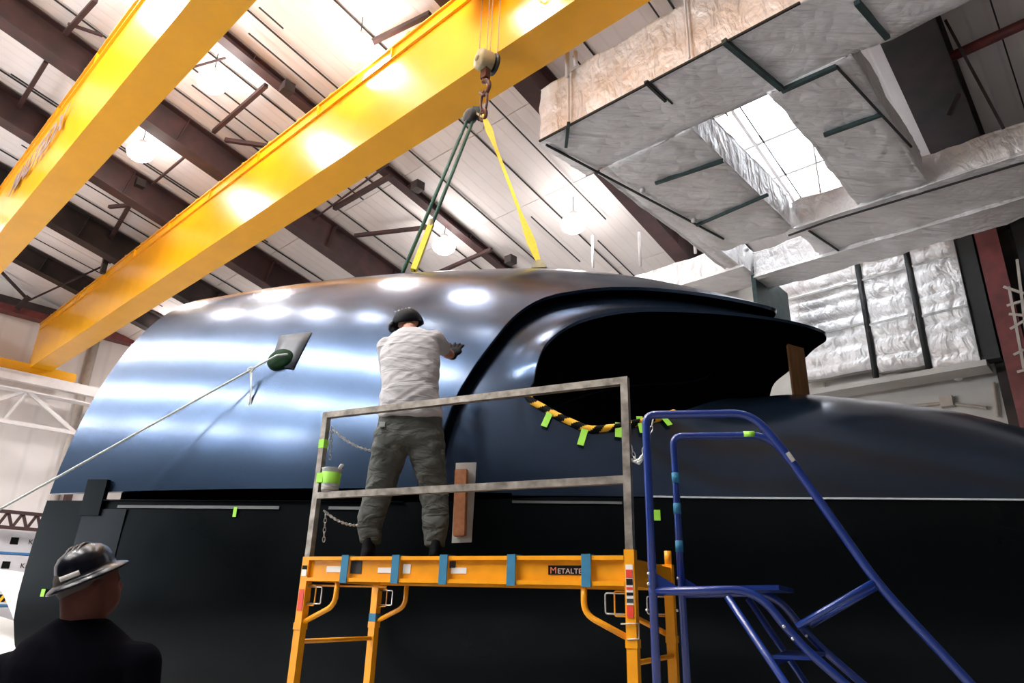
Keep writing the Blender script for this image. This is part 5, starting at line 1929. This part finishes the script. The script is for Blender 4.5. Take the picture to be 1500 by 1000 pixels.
# hair at the nape
bm = newbm(); ball(bm, headc + hrot @ Vector((.012, -.045, -.03)), .075, (.95, .75, .62), hrot); link('hair', bm, M['blond'], WK, True)


def cap_helmet(parent, c, rot, m, sx=.125, sy=.145, sz=.125, z0=-.01, vents=True, nm='helmet'):
    rows = []
    nseg, nr = 36, 14
    for i in range(nr + 1):
        ph = (pi / 2) * i / nr
        r = cos(ph)
        zz_ = sin(ph)
        row = []
        for k in range(nseg):
            q = 2 * pi * k / nseg
            rr = r * (1 + .02 * cos(6 * q) * (1 - zz_) if vents else r and 1)
            row.append(c + rot @ Vector((sx * cos(q) * (r if not vents else rr), sy * sin(q) * (r if not vents else rr), z0 + sz * zz_)))
        rows.append(row)
    bm = newbm(); grid(bm, rows, close=True)
    bmesh.ops.remove_doubles(bm, verts=bm.verts, dist=.0005)
    o = link(nm, bm, m, parent, True)
    o.modifiers.new('th', 'SOLIDIFY').thickness = .006
    return o


hc = headc + hrot @ Vector((0, 0, .0))
cap_helmet(WK, hc, hrot @ Matrix.Rotation(radians(24), 3, 'X'), M['helm_matt'], .128, .146, .138, -.035)
bm = newbm()
for k in range(5):
    q = radians(100 + k * 22)
    v = Vector((.10 * cos(q), -.03 - .06 * abs(sin(q * 1.0)) * .5, .075 + .012 * k))
    ball(bm, hc + hrot @ Vector((-.085 + .028 * k, -.075 + .006 * k, .052 + .010 * k)), .010, (1.1, .5, .6))
link('helmet_vents', bm, M['pail'], WK, True)
bm = newbm(); tube(bm, [hc + hrot @ Vector((-.10, -.07, -.03)), hc + hrot @ Vector((-.105, -.03, -.09)), hc + hrot @ Vector((-.07, .02, -.13))], .007, 6); tube(bm, [hc + hrot @ Vector((-.055, -.115, -.02)), hc + hrot @ Vector((-.075, -.085, -.075)), hc + hrot @ Vector((-.09, -.03, -.10))], .007, 6)
link('chin_strap', bm, M['black'], WK, True)
bm = newbm(); ball(bm, hc + hrot @ Vector((-.125, -.06, -.085)), .042, (.7, .9, 1.15)); link('ear_defender', bm, M['helm'], WK, True)

# --- foreground man
YF = 2.75


def fp(x, y, dy=0.0):
    return at_y(x, y, YF + dy)


FM = thing('person', Vector((fp(120, 900).x, YF, 0)), 'man in black shirt and full-brim hard hat in the dark left foreground', 'person')
hd2 = fp(127, 868)
bm = newbm()
hr = Matrix.Rotation(radians(-38), 3, 'Z') @ Matrix.Rotation(radians(8), 3, 'X')
ball(bm, hd2 + Z * .045, .1, (.80, 1.0, 1.1), hr)
ball(bm, hd2 + hr @ Vector((0, .045, -.02)), .078, (.85, .95, 1.0), hr)
ball(bm, hd2 + hr @ Vector((0, .112, .01)), .018, (.8, 1, 1.3), hr)
ball(bm, hd2 + hr @ Vector((0, .10, -.04)), .022, (1.3, .6, .5), hr)
for s_ in (-1, 1):
    ball(bm, hd2 + hr @ Vector((s_ * .084, -.005, .015)), .03, (.35, .7, 1.15), hr)
    ball(bm, hd2 + hr @ Vector((s_ * .03, .098, .04)), .014, (1.1, .6, .7), hr)
nk = fp(122, 905)
limb(bm, [hd2 - Z * .0 - Yv * .02, nk, nk - Z * .08], [.076, .074, .085], 16)
s1, s2 = fp(12, 985), fp(203, 972)
e1_, e2_ = s1 - Z * .31 + Vector((-.05, .02, 0)), s2 - Z * .31 + Vector((.05, .02, 0))
w1, w2 = e1_ + Vector((.03, .14, -.22)), e2_ + Vector((-.03, .14, -.22))
cx = (s1 + s2) / 2
loft(bm, [(nk - Z * .05, X * .09, Yv * .07), (cx, X * .17, Yv * .10), (cx - Z * .3, X * .15, Yv * .10), (cx - Z * .5, X * .16, Yv * .10), (cx - Z * .62, X * .13, Yv * .09)])
limb(bm, [s1, e1_, w1], [.055, .043, .031]); limb(bm, [s2, e2_, w2], [.055, .043, .031])
for s_ in (-1, 1):
    hp_ = cx + X * .09 * s_ - Z * .55
    limb(bm, [hp_, Vector((hp_.x + .01 * s_, hp_.y + .02, .46)), Vector((hp_.x + .01 * s_, hp_.y, .10))], [.085, .058, .042])
hand(bm, w1, Vector((.1, .15, -1)), X, Yv, 1, .3); hand(bm, w2, Vector((-.1, .15, -1)), -X, Yv, 1, .3)
fuse('body', bm, .009, M['skin_shaded'], FM, 4)
bm = newbm(); ball(bm, hd2 + Z * .03 + hr @ Vector((0, -.02, .02)), .1, (.86, .98, .95), hr); fuse('hair', bm, .008, M['hair'], FM, 2)
bm = newbm()
loft(bm, [(nk - Z * .0, X * .082, Yv * .075), (nk - Z * .03, X * .13, Yv * .085), ((nk - Z * .065) * .6 + (cx + Z * .06) * .4, X * .20, Yv * .11), (cx + Z * .01, X * .235, Yv * .13), (cx - Z * .10, X * .235, Yv * .14), (cx - Z * .3, X * .20, Yv * .135), (cx - Z * .5, X * .19, Yv * .13), (cx - Z * .62, X * .195, Yv * .135)])
limb(bm, [s1 + X * .03, s1, s1 + (e1_ - s1) * .7], [.08, .078, .066]); limb(bm, [s2 - X * .03, s2, s2 + (e2_ - s2) * .7], [.08, .078, .066])
fuse('shirt', bm, .012, M['shirt_black'], FM, 6, lambda c: .006 * noise.noise(c * 7))
bm = newbm()
loft(bm, [(cx - Z * .56, X * .18, Yv * .125), (cx - Z * .70, X * .185, Yv * .13)])
for s_ in (-1, 1):
    hp_ = cx + X * .09 * s_
    loft(bm, [(Vector((hp_.x, hp_.y, cx.z - .62)), X * .095, Yv * .12), (Vector((hp_.x, hp_.y + .02, .48)), X * .075, Yv * .08), (Vector((hp_.x, hp_.y, .07)), X * .065, Yv * .07)])
fuse('trousers', bm, .012, M['dark'], FM, 4)
for s_ in (-1, 1):
    c = Vector((cx.x + .10 * s_, cx.y, 0))
    bm = newbm(); loft(bm, [(c + Z * .012 + Yv * .055, X * .05, Yv * .155), (c + Z * .05 + Yv * .05, X * .048, Yv * .15), (c + Z * .085 + Yv * .01, X * .045, Yv * .095), (c + Z * .13, X * .045, Yv * .06)]); fuse('boot', bm, .01, M['black'], FM, 3)
# hard hat with a full brim, tilted
hatc = fp(129, 843)
ht = Matrix.Rotation(radians(-23), 3, 'Y') @ Matrix.Rotation(radians(17), 3, 'X')
prof = [(r_ * .9, z_ * .9) for r_, z_ in [(.155, -.012), (.150, -.003), (.128, .008), (.112, .014), (.109, .03), (.107, .055), (.098, .085), (.078, .108), (.050, .122), (.02, .129), (.001, .130)]]
rows = []
for r, z in prof:
    rows.append([hatc + ht @ Vector((r * .985 * cos(2 * pi * k / 40), r * 1.12 * sin(2 * pi * k / 40), z)) for k in range(40)])
bm = newbm(); grid(bm, rows, close=True); bmesh.ops.remove_doubles(bm, verts=bm.verts, dist=.0005)
hh_ = link('hard_hat', bm, M['helm'], FM, True); hh_.modifiers.new('th', 'SOLIDIFY').thickness = .004
for off_ in (-.022, .0, .022):
    bm = newbm()
    pts = []
    for k in range(15):
        q = radians(18 + 144 * k / 14)
        pts.append(hatc + ht @ Vector((off_, -cos(q) * .106 * sqrt(max(.05, 1 - (off_ / .1) ** 2)), .016 + sin(q) * .102)))
    tube(bm, pts, .006, 6); link('crown_ridge', bm, M['helm'], FM, True)
for (q0, q1, z0, z1) in ((-112, -72, .022, .042), (-170, -160, .012, .034)):
    rows = []
    for k in range(9):
        q = radians(q0 + (q1 - q0) * k / 8)
        rows.append([hatc + ht @ Vector((.103 * cos(q), .115 * sin(q), z * .9)) for z in (z0, z1)])
    bm = newbm(); grid(bm, rows); o = link('hat_sticker', bm, M['white_sticker'], FM, True); o.modifiers.new('th', 'SOLIDIFY').thickness = .002
